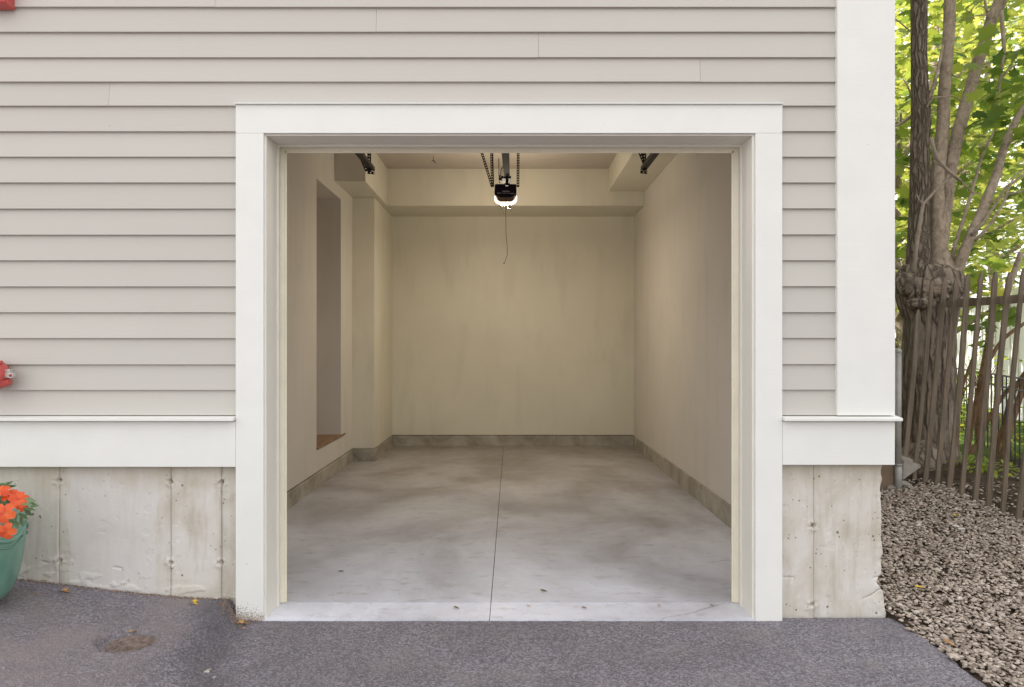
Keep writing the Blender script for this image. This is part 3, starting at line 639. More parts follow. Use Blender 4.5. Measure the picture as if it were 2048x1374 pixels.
MB().lathe([(.001, 3.425), (.050, 3.425), (.052, 3.418), (.040, 3.410), (.036, 3.33)], (fx_, 0, fz), 40, 'Y').build('escutcheon', M['chrome'], fd, True)
MB().lathe([(.040, 3.40), (.070, 3.395), (.074, 3.38), (.074, 3.335), (.068, 3.315), (.050, 3.300), (.025, 3.292), (.001, 3.290)], (fx_, 0, fz), 48, 'Y').build('cap', M['red'], fd, True)
m = MB().box(fx_+.066, fx_+.094, 3.352, 3.372, fz-.010, fz+.030); m.box(fx_+.07, fx_+.102, 3.345, 3.3515, fz-.012, fz+.010).lathe([(.001, 0), (.013, 0), (.014, .004), (.014, .022), (.001, .023)], (fx_+.105, 3.342, fz-.001), 20, 'Y'); m.build('hinge_lug', M['chrome'], fd, bevel=.001)
MB().lathe([(.001, 0), (.006, 0), (.007, .005)], (fx_+.105, 3.337, fz-.001), 14, 'Y').build('screw', M['red_dark'], fd)
MB().poly_prism([(fx_+.060, 3.33, fz-.030), (fx_+.092, 3.345, fz-.022), (fx_+.088, 3.35, fz-.045), (fx_+.066, 3.34, fz-.058), (fx_+.052, 3.33, fz-.055)], (0, .03, 0)).build('lug', M['red'], fd, bevel=.003)
MB().box(fx_+.040, fx_+.058, 3.33, 3.36, fz+.055, fz+.072).build('lug', M['red'], fd, bevel=.004)

# pot and flowers
PX, PY, PZ, PR = -2.500, 3.10, .192, .243
pot = empty('flower_pot', (PX, PY, PZ)); tag(pot, 'glossy green ceramic pot holding orange flowers against the concrete', 'flower pot')
prof = [(.02, 0), (PR-.125, 0), (PR-.095, .006), (PR-.066, .028), (PR-.045, .062), (PR-.025, .12), (PR-.011, .20), (PR-.003, .28), (PR, .34), (PR-.001, .40), (PR+.002, .432), (PR-.004, .440), (PR-.018, .438), (PR-.024, .40), (PR-.03, .36), (.02, .36)]
MB().lathe(prof, (PX, PY, PZ), 72).build('pot_body', M['glaze'], pot, True)
def rad_at(h):
    for (r_0, h0), (r_1, h1) in zip(prof[1:10], prof[2:11]):
        if h0 <= h <= h1: return r_0+(r_1-r_0)*(h-h0)/max(1e-6, h1-h0)
    return PR
sw = MB()
for k in range(6):
    a0 = k*math.pi/3+.42; pts = []
    for j in range(13):
        u = j/12; a = a0+u*math.pi/3; hh = .355-.055*math.sin(u*math.pi); r_ = rad_at(hh)+.001
        pts.append((PX+r_*math.cos(a), PY+r_*math.sin(a), PZ+hh))
    sw.tube(pts, [.004+.007*math.sin(j/12*math.pi) for j in range(13)], 10)
    pts = [(p[0]*.9995, p[1], p[2]-.026-.006*math.sin(j/12*math.pi)) for j, p in enumerate(pts)]
    sw.tube(pts[2:-2], .004, 8)
sw.build('swag_relief', M['glaze'], pot, True)
pl_ = empty('impatiens_plant', (PX, PY, PZ+.37)); tag(pl_, 'orange flowering plant spilling over the green pot', 'plant')
lo = [(0, 0), (.15, .14), (.26, .34), (.25, .56), (.14, .82), (.02, 1.0), (-.02, 1.0), (-.14, .82), (-.25, .56), (-.26, .34), (-.15, .14)]
def leaf_mesh(items, outline, curl=.25):           # items: (pos, dir(along), normal, length)
    V = []; Fc = []; k = len(outline); 
    for p, d, n_, Ln in items:
        d = Vector(d).normalized(); n_ = Vector(n_); n_ = (n_-d*n_.dot(d)).normalized(); s_ = d.cross(n_)
        o_ = len(V)
        V += [tuple(Vector(p)+d*(y*Ln)+s_*(x*Ln)+n_*(Ln*(-curl*y*y+.6*abs(x)))) for x, y in outline]
        mid = len(V); V += [tuple(Vector(p)+d*(y*Ln)+n_*(-curl*y*y*Ln)) for y in (.0, .5, 1.0)]
        for i in range(k):
            j = (i+1) % k; my = (outline[i][1]+outline[j][1])/2; c2 = mid+(1 if .15 < my < .9 else (0 if my <= .15 else 2))
            Fc.append((o_+i, o_+j, c2))
    return V, Fc
items = []
for i in range(200):
    a = random.uniform(0, 2*math.pi); e = random.uniform(-.1, 1.3); rr = random.uniform(.6, 1.0)
    d = Vector((math.cos(a)*math.cos(e), math.sin(a)*math.cos(e), math.sin(e)*.62)); p = Vector((PX, PY, PZ+.42))+Vector((d.x*.215, d.y*.215, d.z*.22))*rr
    dd = (d+Vector((random.uniform(-.5, .5), random.uniform(-.5, .5), random.uniform(-.6, .15)))).normalized()
    items.append((p, dd, Vector((0, 0, 1))+d*.5, random.uniform(.055, .095)))
for q, dd in (((40, 1020), (1, -.3, -.5)), ((34, 1032), (.6, -.5, -.75)), ((44, 1003), (1, -.2, -.05)), ((22, 1040), (.2, -.6, -.8)), ((46, 1012), (1, 0, -.12)), ((0, 1040), (-.4, -.6, -.6)), ((30, 1026), (.3, -.7, -.5))):
    items.append((P(*q, 2.97), dd, (.1, -.7, .6), .075))
V, Fc = leaf_mesh(items, lo); np_mesh('foliage', V, Fc, M['impatiens_leaf'], pl_, smooth=True)
m = MB()
for i in range(14):
    a = i*.45; m.tube([(PX+.03*math.cos(a), PY+.03*math.sin(a), PZ+.36), (PX+.10*math.cos(a), PY+.10*math.sin(a), PZ+.44), (PX+.17*math.cos(a), PY+.17*math.sin(a), PZ+.50)], [.006, .005, .003], 6)
m.build('stems', M['greenleaf'], pl_)
def flower(c, n_, size, rot):
    n_ = Vector(n_).normalized(); u = n_.orthogonal().normalized(); v = n_.cross(u); V = []; Fc = []
    for k in range(5):
        a = rot+k*2*math.pi/5; d = u*math.cos(a)+v*math.sin(a); s_ = u*-math.sin(a)+v*math.cos(a); o_ = len(V)
        pts = [(0, .03), (-.22, .25), (-.36, .55), (-.33, .82), (-.15, 1.0), (0, .93), (.15, 1.0), (.33, .82), (.36, .55), (.22, .25)]
        V += [tuple(Vector(c)+d*(y*size)+s_*(x*size*1.12)+n_*(size*(.10+.12*math.sin(y*3)-.22*y*y+.05*(k % 2)+.12*abs(x)))) for x, y in pts]
        V.append(tuple(Vector(c)+d*(.55*size)+n_*(size*(.16+.05*(k % 2))))); ce = len(V)-1
        for i in range(10): Fc.append((o_+i, o_+(i+1) % 10, ce))
    np_mesh('flower', V, Fc, M['petal'], pl_, smooth=True)
for (fx2, fy2, Yy, n_, s_) in ((38, 1000, 2.98, (.6, -.7, .5), .040), (22, 991, 3.02, (.2, -.6, .8), .038), (10, 1026, 2.88, (.2, -1, .15), .044), (14, 1062, 2.87, (.15, -1, -.15), .038), (2, 984, 3.0, (.1, -.6, .8), .04),
      (44, 1012, 3.03, (.9, -.4, .1), .026), (-24, 1010, 2.90, (-.1, -.9, .4), .045), (-36, 985, 3.0, (0, -.5, .9), .04), (-60, 1034, 2.86, (-.1, -1, .2), .045), (-72, 990, 2.98, (-.2, -.5, .8), .04), (-104, 1015, 2.95, (-.6, -.7, .3), .04), (-30, 1055, 2.86, (0, -1, 0), .04)):
    flower(P(fx2, fy2, Yy), n_, s_, random.uniform(0, 1.2))

# ------------------------------------------------------------------ utility cover and litter
rr_, aa_ = np.meshgrid(np.linspace(0, .113, 26), np.arange(64)*2*np.pi/64, indexing='ij')
cx_, cy_ = -1.66+rr_*np.cos(aa_), 2.955+rr_*np.sin(aa_)
cz_ = h_asph(cx_, cy_)*0+float(h_asph(-1.66, 2.955))+.009+.005*(fbm(cx_*40, cy_*40, 70)-.5)*2+.003*np.cos(rr_/.113*18)-.010*(rr_/.113)**6
ii_, jj_ = np.meshgrid(np.arange(25), np.arange(64), indexing='ij'); A_ = (ii_*64+jj_).ravel(); B_ = (ii_*64+(jj_+1) % 64).ravel()
o = np_mesh('utility_cover', np.stack([cx_.ravel(), cy_.ravel(), cz_.ravel()], 1), np.stack([A_, B_, B_+64, A_+64], 1), M['rust'], smooth=True)
tag(o, 'rusty round utility cover sunk in the asphalt', 'utility cover')
maple = [(0, 0), (.12, .10), (.34, .02), (.30, .16), (.52, .34), (.36, .40), (.42, .62), (.22, .56), (.12, .70), (0, 1.0), (-.12, .70), (-.22, .56), (-.42, .62), (-.36, .40), (-.52, .34), (-.30, .16), (-.34, .02), (-.12, .10)]
blade = [(0, 0), (.12, .15), (.20, .4), (.16, .7), (0, 1.0), (-.14, .7), (-.2, .4), (-.12, .15)]
def ground_hit(px, py, hf):
    Yv = 3.0
    for _ in range(40): Yv = (CZ-hf((px-CX)*Yv/F, Yv))*F/(py-CY)
    return Vector(((px-CX)*Yv/F, Yv, hf((px-CX)*Yv/F, Yv)))
fl = lambda x, y: .004
def fallen(px, py, hf, outline, size, mat, ang, name, label, cat='leaf', curl=.35, lift=.004, group=None):
    p = ground_hit(px, py, hf)+Vector((0, 0, lift)); V, Fc = leaf_mesh([(p-Vector((math.cos(ang), math.sin(ang), 0))*size*.5, (math.cos(ang), math.sin(ang), .1), (0, 0, 1), size)], outline, curl*.5)
    o = np_mesh(name, V, Fc, mat); tag(o, label, cat, group)
ha = lambda x, y: float(h_asph(x, y)); hg = lambda x, y: float(h_right(np.float64(x), np.float64(y)))+.012
gl = 'leaves fallen on the ground'
fallen(131, 1186, ha, maple, .055, M['dryleaf'], .2, 'fallen_leaf', 'curled tan leaf on the asphalt in front of the left concrete wall', group=gl)
fallen(72, 1189, ha, blade, .03, M['dryleaf'], 1.0, 'fallen_leaf', 'small brown leaf scrap on the asphalt nearest the green pot', group=gl)
fallen(388, 1209, ha, maple, .05, M['yellowleaf'], -.3, 'fallen_leaf', 'pale yellow leaf on the asphalt left of the door casing, by the wall', group=gl)
fallen(487, 1250, ha, maple, .055, M['dryleaf'], .6, 'fallen_leaf', 'tan leaf at the foot of the left door casing', group=gl)
fallen(486, 1259, ha, blade, .035, M['dryleaf'], 2.6, 'fallen_leaf', 'narrow tan leaf just in front of the leaf at the left casing', group=gl)
fallen(266, 1257, ha, blade, .05, M['dryleaf'], .9, 'fallen_leaf', 'thin tan leaf lying over the far rim of the rusty cover', group=gl, lift=.012)
fallen(88, 1163, ha, blade, .05, M['dryleaf'], .3, 'fallen_leaf', 'pale dry leaf against the concrete wall beside the pot', group=gl)
fallen(682, 1144, fl, blade, .05, M['greenleaf'], 1.1, 'fallen_leaf', 'dark green leaf on the left half of the garage floor', group=gl)
fallen(1086, 1183, fl, blade, .05, M['greenleaf'], .02, 'fallen_leaf', 'olive green leaf on the right half of the garage floor', group=gl)
fallen(911, 1217, fl, blade, .045, M['greenleaf'], -.3, 'fallen_leaf', 'olive leaf on the apron left of the floor joint', group=gl)
fallen(1057, 1214, fl, blade, .03, M['dryleaf'], .1, 'fallen_leaf', 'faint tan scrap of leaf on the apron right of the floor joint', group=gl)
fallen(742, 1209, fl, blade, .018, M['dryleaf'], .4, 'fallen_leaf', 'tiny brown leaf scrap on the left of the apron', group=gl)
fallen(1168, 1217, fl, blade, .04, M['dirtwood'], .4, 'fallen_twig', 'short curled brown twig on the apron, right of centre', 'twig')
fallen(1317, 1212, fl, blade, .03, M['dryleaf'], -.5, 'fallen_leaf', 'small tan leaf on the apron above the left end of the crack', group=gl)
fallen(1424, 1212, fl, blade, .035, M['dirtwood'], .3, 'fallen_leaf', 'dark brown leaf on the apron at the right end of the crack', group=gl)
fallen(1840, 1177, hg, blade, .07, M['yellowleaf'], -.15, 'fallen_leaf', 'bright yellow leaf on the gravel beside the foundation corner', group=gl)
fallen(1895, 1287, hg, blade, .07, M['dryleaf'], -1.0, 'fallen_leaf', 'rolled brown leaf on the gravel next to the asphalt edge', group=gl)
fallen(1913, 1032, hg, blade, .07, M['yellowleaf'], .2, 'fallen_leaf', 'yellowish leaf on the gravel in front of the pickets', group=gl)
def rock(name, c, s, mat, label, cat, seed=1, sub=3, grp=None):
    bm = bmesh.new(); bmesh.ops.create_icosphere(bm, subdivisions=sub, radius=1); r_ = random.Random(seed)
    ax = [Vector((r_.uniform(-1, 1), r_.uniform(-1, 1), r_.uniform(-1, 1))).normalized() for _ in range(9)]; cut = [r_.uniform(.55, .85) for _ in ax]
    for v in bm.verts:
        for a_, q in zip(ax, cut):
            d = v.co.dot(a_)
            if d > q: v.co -= a_*(d-q)
        v.co = Vector((v.co.x*s[0], v.co.y*s[1], v.co.z*s[2]))+Vector(c)
    me = bpy.data.meshes.new(name); bm.to_mesh(me); bm.free(); o = link(name, me, mat); tag(o, label, cat, grp); return o
for i, (q, s_, lab, hf) in enumerate((((414, 1345), .010, 'pale oblong stone chip lying on the asphalt at the bottom, left of centre', ha), ((418, 1341), .009, 'round tan stone chip touching the pale oblong one on the asphalt', ha), ((428, 1356), .008, 'grey stone chip nearest the bottom edge on the asphalt', ha),
        ((234, 1173), .008, 'white pebble on the asphalt against the left concrete wall', ha), ((1912, 1055), .02, 'pale pebble on the gravel, left of two white ones', hg), ((1923, 1060), .018, 'white pebble on the gravel, right of two', hg))):
    rock('pebble', ground_hit(*q, hf)+Vector((0, 0, s_*.4)), (s_*1.3, s_, s_*.6), M['stone'] if i in (1, 2) else M['pale_stone'], lab, 'pebble', i, 2, 'loose pebbles')
# dirt crumbs along the foot of the wall at the left casing
V = []; Fc = []; k = 0
for i in range(750):
    if i < 280: x = random.gauss(-1.37, .045); y = 3.407-abs(random.gauss(0, .03))
    else: x = random.uniform(-2.6, -1.39); y = 3.452-abs(random.gauss(0, .012)); 
    if x > -1.25: continue
    s_ = random.uniform(.0015, .0045); c = Vector((x, y, float(h_asph(x, y))+s_*.6))
    V.append((iv*s_*rng.uniform(.6, 1.3, iv.shape))+np.array(c)); Fc.append(if_+k*len(iv)); k += 1
o = np_mesh('debris', np.vstack(V), np.vstack(Fc), M['litter']); tag(o, 'fine brown leaf litter along the wall foot and left casing', 'litter', kind='stuff')

# ------------------------------------------------------------------ right side: pipe post, timber block, stone, fence
pb_ = P(1796.5, 968, 5.30); post = empty('metal_post', pb_); tag(post, 'capped galvanised metal post at the right corner of the house', 'post')
MB().tube([pb_+Vector((0, 0, -.1)), P(1796.8, 702, 5.30)], .0215, 20).build('pipe', M['galv'], post, True)
MB().tube([pb_+Vector((0, 0, -.1)), P(1796.5, 929, 5.30)], .0262, 20).tube([P(1796.5, 931, 5.3), P(1796.5, 927.5, 5.3)], .0285, 20).build('sleeve', M['galv'], post, True)
q = P(1796.8, 702, 5.30); MB().lathe([(.0235, -.012), (.0245, -.002), (.024, .006), (.015, .017), (.001, .021)], q, 20).build('cap', M['galv'], post, True)
o = MB().box(2.62, P(1788, 950, 5.33).x, 5.32, 5.62, .1, .62).build('timber_block', M['dirtwood'], bevel=.006); tag(o, 'brown timber block low beside the metal post', 'timber')
c_ = P(1823, 940, 5.55); o = MB()
o.poly_prism([P(1803, 957, 5.42), P(1808, 921, 5.5), P(1814, 918, 5.52), P(1842, 931, 5.5), P(1840, 936, 5.48), P(1806, 960, 5.40)], (.03, .16, .02)); o = o.build('broken_slab', M['stone'], bevel=.006)
tag(o, 'broken concrete slab tilted against the tree foot', 'slab')
for i, (q, s_, lab) in enumerate((((1783, 973), .05, 'flat grey rock in front of the timber block'), ((1810, 968), .06, 'grey rock at the foot of the metal post'), ((1852, 925), .035, 'small tan rock on the soil by the tree roots'), ((1780, 985), .035, 'small flat rock on the gravel nearest the foundation corner'))):
    p = ground_hit(*q, hg); rock('rock', p, (s_, s_*.8, s_*.45), M['stone'], lab, 'rock', 40+i, 3, 'rocks at the tree and post')
fn = empty('picket_fence', (3.4, 5.0, .25)); tag(fn, 'weathered brown picket fence leaning to the right in front of the tree', 'fence')
def fxy(Yv): return 3.327+(5.167-Yv)*.235
lean = .092
fd_ = Vector((.235, -1, 0)).normalized(); fn_ = Vector((-1, -.235, 0)).normalized()      # along the run, and toward the house
tops = {0: 1.60, 1: 1.90}
pk = 0
Yp = 5.62
while Yp > 3.3:
    x = fxy(Yp); zb = float(h_right(np.float64(x), np.float64(Yp)))-.03; zt = (1.66 if pk == 0 else 1.905+random.uniform(-.015, .012)); wd = .0165
    base = Vector((x, Yp, zb)); Ht = zt-zb; ln = Vector((lean+random.uniform(-.006, .006), random.uniform(-.006, .006), 1))
    sway = random.uniform(-.022, .022); wd = random.uniform(.0145, .019); m = MB(); prev = None
    rows = [(0, 1), (.3, 1), (.6, 1), (.85, 1), (.965, 1), (1.0, .25)]; n0 = 0
    for u, ws in rows:
        c = base+ln*(Ht*u)+fd_*(sway*math.sin(u*3))
        for a_, b2 in ((-1, 0), (1, 0), (1, 1), (-1, 1)): m.v.append(tuple(c+Vector((1, 0, 0))*(a_*wd*ws)+Vector((0, 1, 0))*(b2*.016)))
    for i in range(len(rows)-1):
        for k in range(4): m.f.append((i*4+k, i*4+(k+1) % 4, i*4+4+(k+1) % 4, i*4+4+k))
    m.f += [(3, 2, 1, 0), tuple(len(rows)*4-4+k for k in range(4))]
    m.build('picket', M['fence'], fn); pk += 1; Yp -= .108
m = MB(); ya, yb = 5.42, 3.2
for zc, hh in ((1.695, .029),):
    pa = Vector((fxy(ya)+.03+lean*(zc-.2), ya, zc)); pb2 = Vector((fxy(yb)+.03+lean*(zc-.2), yb, zc))
    m.poly_prism([pa+Vector((dx, 0, dz)) for dx, dz in ((-.012, -hh), (.028, -hh), (.028, hh), (-.012, hh))], pb2-pa)
m.build('rail', M['fence'], fn, bevel=.002)

# tree with burl
TC = Vector((3.665, 6.0, 0))
tree = empty('maple_tree', (TC.x, TC.y, .3)); tag(tree, 'gnarled maple with a swollen burl and several stems behind the picket fence', 'tree')
def bark_tube(ctrl, seg, rings, amp, fx_=6, fz_=3, seed=0, flat=1.0):     # ctrl: (Vector, radius) list, resampled and displaced
    P_ = np.array([list(p) for p, r_ in ctrl]); R_ = np.array([r_ for p, r_ in ctrl]); tt = np.linspace(0, 1, len(ctrl)); u = np.linspace(0, 1, rings)
    # smooth interpolation
    def cub(a):
        out = np.empty((rings,)+a.shape[1:]); n = len(ctrl)-1
        for i, t_ in enumerate(u*n):
            k = min(int(t_), n-1); f = t_-k; p0 = a[max(k-1, 0)]; p1 = a[k]; p2 = a[k+1]; p3 = a[min(k+2, n)]
            out[i] = .5*((2*p1)+(-p0+p2)*f+(2*p0-5*p1+4*p2-p3)*f*f+(-p0+3*p1-3*p2+p3)*f**3)
        return out
    C = cub(P_); Rr = cub(R_); ln = np.r_[0, np.cumsum(np.linalg.norm(np.diff(C, axis=0), axis=1))]
    T = np.gradient(C, axis=0); T /= np.linalg.norm(T, axis=1)[:, None]; V = []
    up = Vector((1, 0, 0))
    for i in range(rings):
        d = Vector(T[i]); up = (up-d*up.dot(d)).normalized(); b2 = d.cross(up)
        a = np.arange(seg)*2*np.pi/seg
        n1 = fbm((np.cos(a)+2)*fx_+seed, (np.sin(a)+2)*fx_+ln[i]*fz_, seed)
        n2 = np.abs(fbm((np.cos(a)+2)*fx_*2.2+5, (np.sin(a)+2)*fx_*2.2+ln[i]*fz_*1.1, seed+9)-.5)*2
        rr = Rr[i]*(1+.12*(n1-.5))+amp*.7*(n2-.5)
        V.append(np.array(C[i])[None]+rr[:, None]*(np.cos(a)[:, None]*np.array(up)+np.sin(a)[:, None]*np.array(b2)))
    V = np.vstack(V); i, j = np.meshgrid(np.arange(rings-1), np.arange(seg), indexing='ij'); A_ = (i*seg+j).ravel(); B_ = (i*seg+(j+1) % seg).ravel()
    return V, np.stack([A_, B_, B_+seg, A_+seg], 1)
def merge(parts):
    V = []; Fc = []; n = 0
    for v, f in parts: V.append(v); Fc.append(f+n); n += len(v)
    return np.vstack(V), np.vstack(Fc)
TY = 6.0; tp = lambda px, py, w, Yv=TY: (P(px, py, Yv), w*Yv/F/2)
parts = [bark_tube([tp(1862, 985, 170), tp(1858, 930, 118), tp(1856, 860, 97), tp(1856, 760, 94), tp(1858, 680, 93), tp(1860, 640, 95), tp(1858, 600, 116), tp(1858, 565, 122), tp(1858, 545, 112), tp(1860, 533, 70), tp(1860, 528, 4)], 150, 260, .030, 7, 2.2, 3)]
def lump(px, py, Yv, rx, ry, rz, seed):
    c = P(px, py, Yv); bm = bmesh.new(); bmesh.ops.create_icosphere(bm, subdivisions=5, radius=1)
    v = np.array([q.co[:] for q in bm.verts]); f = np.array([[q.index for q in ff.verts] for ff in bm.faces]); bm.free()
    n = fbm(v[:, 0]*3+v[:, 2]*2+9, v[:, 1]*3+v[:, 2]*4+9, seed, 5); r2 = np.abs(fbm(v[:, 0]*6+30, v[:, 2]*6+v[:, 1]*3+30, seed+3)-.5)
    v = v*(1+.30*(n-.5)+.22*(r2-.15))[:, None]; return v*np.array([rx, ry, rz])+np.array(c), np.column_stack([f, f[:, 2]])[:, :3]
V, Fc = merge(parts); tk = np_mesh('trunk', V, Fc, M['bark'], tree, smooth=True)
V, Fc = merge([lump(1866, 580, 5.88, .225, .18, .155, 4), lump(1812, 568, 5.92, .105, .12, .11, 8), lump(1842, 606, 5.84, .12, .10, .06, 12), lump(1897, 600, 5.92, .10, .12, .14, 15)])
np_mesh('burl', V, Fc, M['bark'], tree, smooth=True)
rts = []
for ctrl in ([tp(1880, 905, 50), tp(1902, 940, 34, 5.85), tp(1921, 968, 22, 5.75), tp(1935, 990, 8, 5.65)], [tp(1890, 890, 44, 5.95), tp(1912, 935, 26, 5.9), tp(1930, 960, 14, 5.85), tp(1952, 990, 6, 5.8)],
             [tp(1850, 900, 60, 5.9), tp(1858, 945, 44, 5.72), tp(1868, 962, 26, 5.6), tp(1880, 985, 8, 5.5)], [tp(1830, 905, 50, 5.95), tp(1815, 930, 36, 5.8), tp(1800, 945, 22, 5.7), tp(1790, 960, 8, 5.7)], [tp(1840, 905, 50, 5.85), tp(1838, 935, 34, 5.7), tp(1846, 950, 20, 5.6), tp(1850, 970, 8, 5.55)]):
    rts.append(bark_tube(ctrl, 40, 50, .012, 5, 3, len(rts)+20))
V, Fc = merge(rts); np_mesh('root', V, Fc, M['bark'], tree, smooth=True)
stems = [
 ([tp(1838, 552, 50), tp(1837, 500, 43), tp(1838, 430, 38), tp(1840, 350, 36), tp(1840, 280, 35), tp(1842, 240, 36), tp(1840, 190, 33), tp(1838, 120, 29), tp(1838, 60, 29), tp(1838, 0, 30), tp(1839, -150, 27), tp(1842, -400, 20, 6.1), tp(1850, -700, 10, 6.3)], M['bark_stem'], .006),
 ([tp(1885, 552, 56), tp(1878, 500, 34), tp(1875, 440, 29), tp(1874, 380, 26), tp(1878, 320, 25), tp(1886, 250, 23), tp(1888, 190, 22), tp(1894, 110, 22), tp(1898, 60, 22), tp(1900, 0, 21), tp(1904, -150, 18), tp(1912, -400, 12, 5.9), tp(1915, -600, 8, 5.8)], M['bark_smooth'], .002),
 ([tp(1881, 500, 24, 6.05), tp(1890, 420, 25, 6.04), tp(1897, 360, 25, 6.02), tp(1910, 290, 24), tp(1926, 230, 23), tp(1943, 170, 22), tp(1957, 120, 22), tp(1974, 70, 21), tp(1986, 30, 22), tp(2001, 0, 24), tp(2030, -120, 18), tp(2075, -300, 12, 5.9)], M['bark_smooth'], .002),
 ([tp(1896, 556, 36, 5.95), tp(1913, 537, 26, 5.95), tp(1930, 500, 20, 5.9), tp(1944, 465, 19, 5.9), tp(1961, 430, 18, 5.9), tp(1977, 390, 18, 5.9), tp(1994, 345, 16, 5.9), tp(2010, 290, 14, 5.9), tp(2030, 245, 12, 5.9), tp(2060, 195, 9, 5.9)], M['bark_smooth'], .002)]
for ctrl, mt, am in stems:
    V, Fc = bark_tube(ctrl, 48, 200, am, 5, 2.5, int(ctrl[0][0].x*100)); np_mesh('limb', V, Fc, mt, tree, smooth=True)
br = MB()
def twig(pts, w0, w1, Yv=5.95, mb=None):
    n = len(pts); (mb or br).tube([P(x, y, Yv) for x, y in pts], [(w0+(w1-w0)*i/(n-1))*Yv/F/2 for i in range(n)], 8)
twig([(1902, 525), (1910, 490), (1923, 450), (1943, 386), (1953, 350), (1965, 310), (1978, 282), (1992, 255)], 8, 4)
twig([(1944, 470), (1970, 440), (1993, 405), (2012, 375), (2030, 362), (2060, 340)], 7, 4, 5.85)
twig([(1950, 482), (1972, 458), (1992, 430), (2010, 400), (2016, 380), (2030, 350), (2060, 330)], 6, 3, 5.8)
twig([(1958, 425), (1990, 400), (2020, 388), (2060, 380)], 4, 3, 6)
twig([(2003, 22), (2005, 60), (2009, 100), (2003, 140), (1999, 165), (1997, 200), (1988, 235)], 8, 3, 5.9)
twig([(2000, 158), (2015, 140), (2032, 130), (2060, 122)], 4, 3, 5.9)
twig([(1978, 38), (1972, 15), (1968, -10)], 6, 4, 5.9)
twig([(1980, 28), (1950, 32), (1925, 40)], 3, 2, 5.9); twig([(1968, 0), (1950, 10), (1935, 30)], 2.5, 2, 5.9)
twig([(1856, 205), (1868, 170), (1880, 120), (1886, 90)], 9, 4, 5.95)
twig([(1853, 215), (1866, 196), (1880, 194), (1906, 192), (1925, 203)], 4, 2, 5.9)
twig([(1822, 188), (1812, 165), (1806, 158)], 4, 2, 5.9); twig([(1820, 62), (1800, 45), (1780, 30)], 3, 2, 5.9); twig([(1824, 232), (1800, 248), (1780, 256)], 7, 4, 6.1)
twig([(1913, 545), (1925, 535), (1938, 536)], 3, 2, 5.8); twig([(2016, 622), (2010, 600), (2022, 560), (2032, 535), (2042, 505)], 13, 10, 6.4)
br.build('branch', M['bark_smooth'], tree, True)
tw = MB()
twig([(1827, 545), (1833, 490), (1842, 430), (1847, 408), (1870, 382), (1903, 352)], 9, 4, 5.75, tw); twig([(1847, 408), (1838, 400), (1833, 388)], 4, 2, 5.75, tw)
twig([(1921, 361), (1900, 345), (1885, 330), (1875, 318), (1868, 300), (1862, 275)], 6, 8, 5.72, tw); twig([(1890, 336), (1878, 330), (1866, 322)], 3, 2, 5.72, tw); twig([(1922, 361), (1935, 375), (1944, 385), (1962, 388)], 3, 1.5, 5.72, tw)
tw.build('pale_branch', M['twig'], tree, True)

# leaves ------------------------------------------------------------------
ML = np.array([(x, y-.35) for x, y in maple]); 
SL = np.array([(0, -.5), (.22, -.25), (.27, .05), (.15, .32), (0, .5), (-.15, .32), (-.27, .05), (-.22, -.25)])
def leafcloud(name, C, size, mat, parent, outline=ML, up=.8, droop=.35):
    n = len(C); nrm = rng.normal(0, .55, (n, 3)); nrm[:, 2] = np.abs(nrm[:, 2])+up; nrm /= np.linalg.norm(nrm, axis=1)[:, None]
    a = rng.normal(0, 1, (n, 3)); a -= nrm*(a*nrm).sum(1)[:, None]; a /= np.linalg.norm(a, axis=1)[:, None]; b = np.cross(nrm, a)
    k = len(outline); s = size*rng.uniform(.55, 1.15, n)
    x = outline[:, 0][None, :, None]; y = outline[:, 1][None, :, None]; s3 = s[:, None, None]
    V = C[:, None]+s3*(x*b[:, None]+y*a[:, None])+s3*nrm[:, None]*(droop*(-(y**2)-.6*x**2))
    Cc = C[:, None]+0*V[:, :1]; V = np.concatenate([V, Cc], 1); idx = np.arange(k); f = np.stack([idx, (idx+1) % k, np.full(k, k)], 1)
    Fc = (f[None]+(np.arange(n)*(k+1))[:, None, None]).reshape(-1, 3)
    return np_mesh(name, V.reshape(-1, 3), Fc, mat, parent)
def clusters(nc, per, c0, c1, spread):
    cc = rng.uniform(c0, c1, (nc, 3)); out = np.repeat(cc, per, 0)+rng.normal(0, 1, (nc*per, 3))*np.array(spread); return out
# maple crown: high canopy over the wedge, plus sprays of leaves hanging at fence height
C1 = clusters(150, 20, (2.6, 5.2, 3.3), (7.2, 9.0, 8.2), (.42, .42, .12))
C2 = clusters(36, 13, (3.9, 6.3, 2.2), (6.0, 8.2, 4.2), (.28, .28, .10))
C0 = np.vstack([C1, C2]); 
sx = C0[:, 0]*F/C0[:, 1]+CX; sy = CY-(C0[:, 2]-CZ)*F/C0[:, 1]
C0 = C0[(C0[:, 0] > 2.3) & ~((C0[:, 1] < 6.25) & (sx < 1935))]
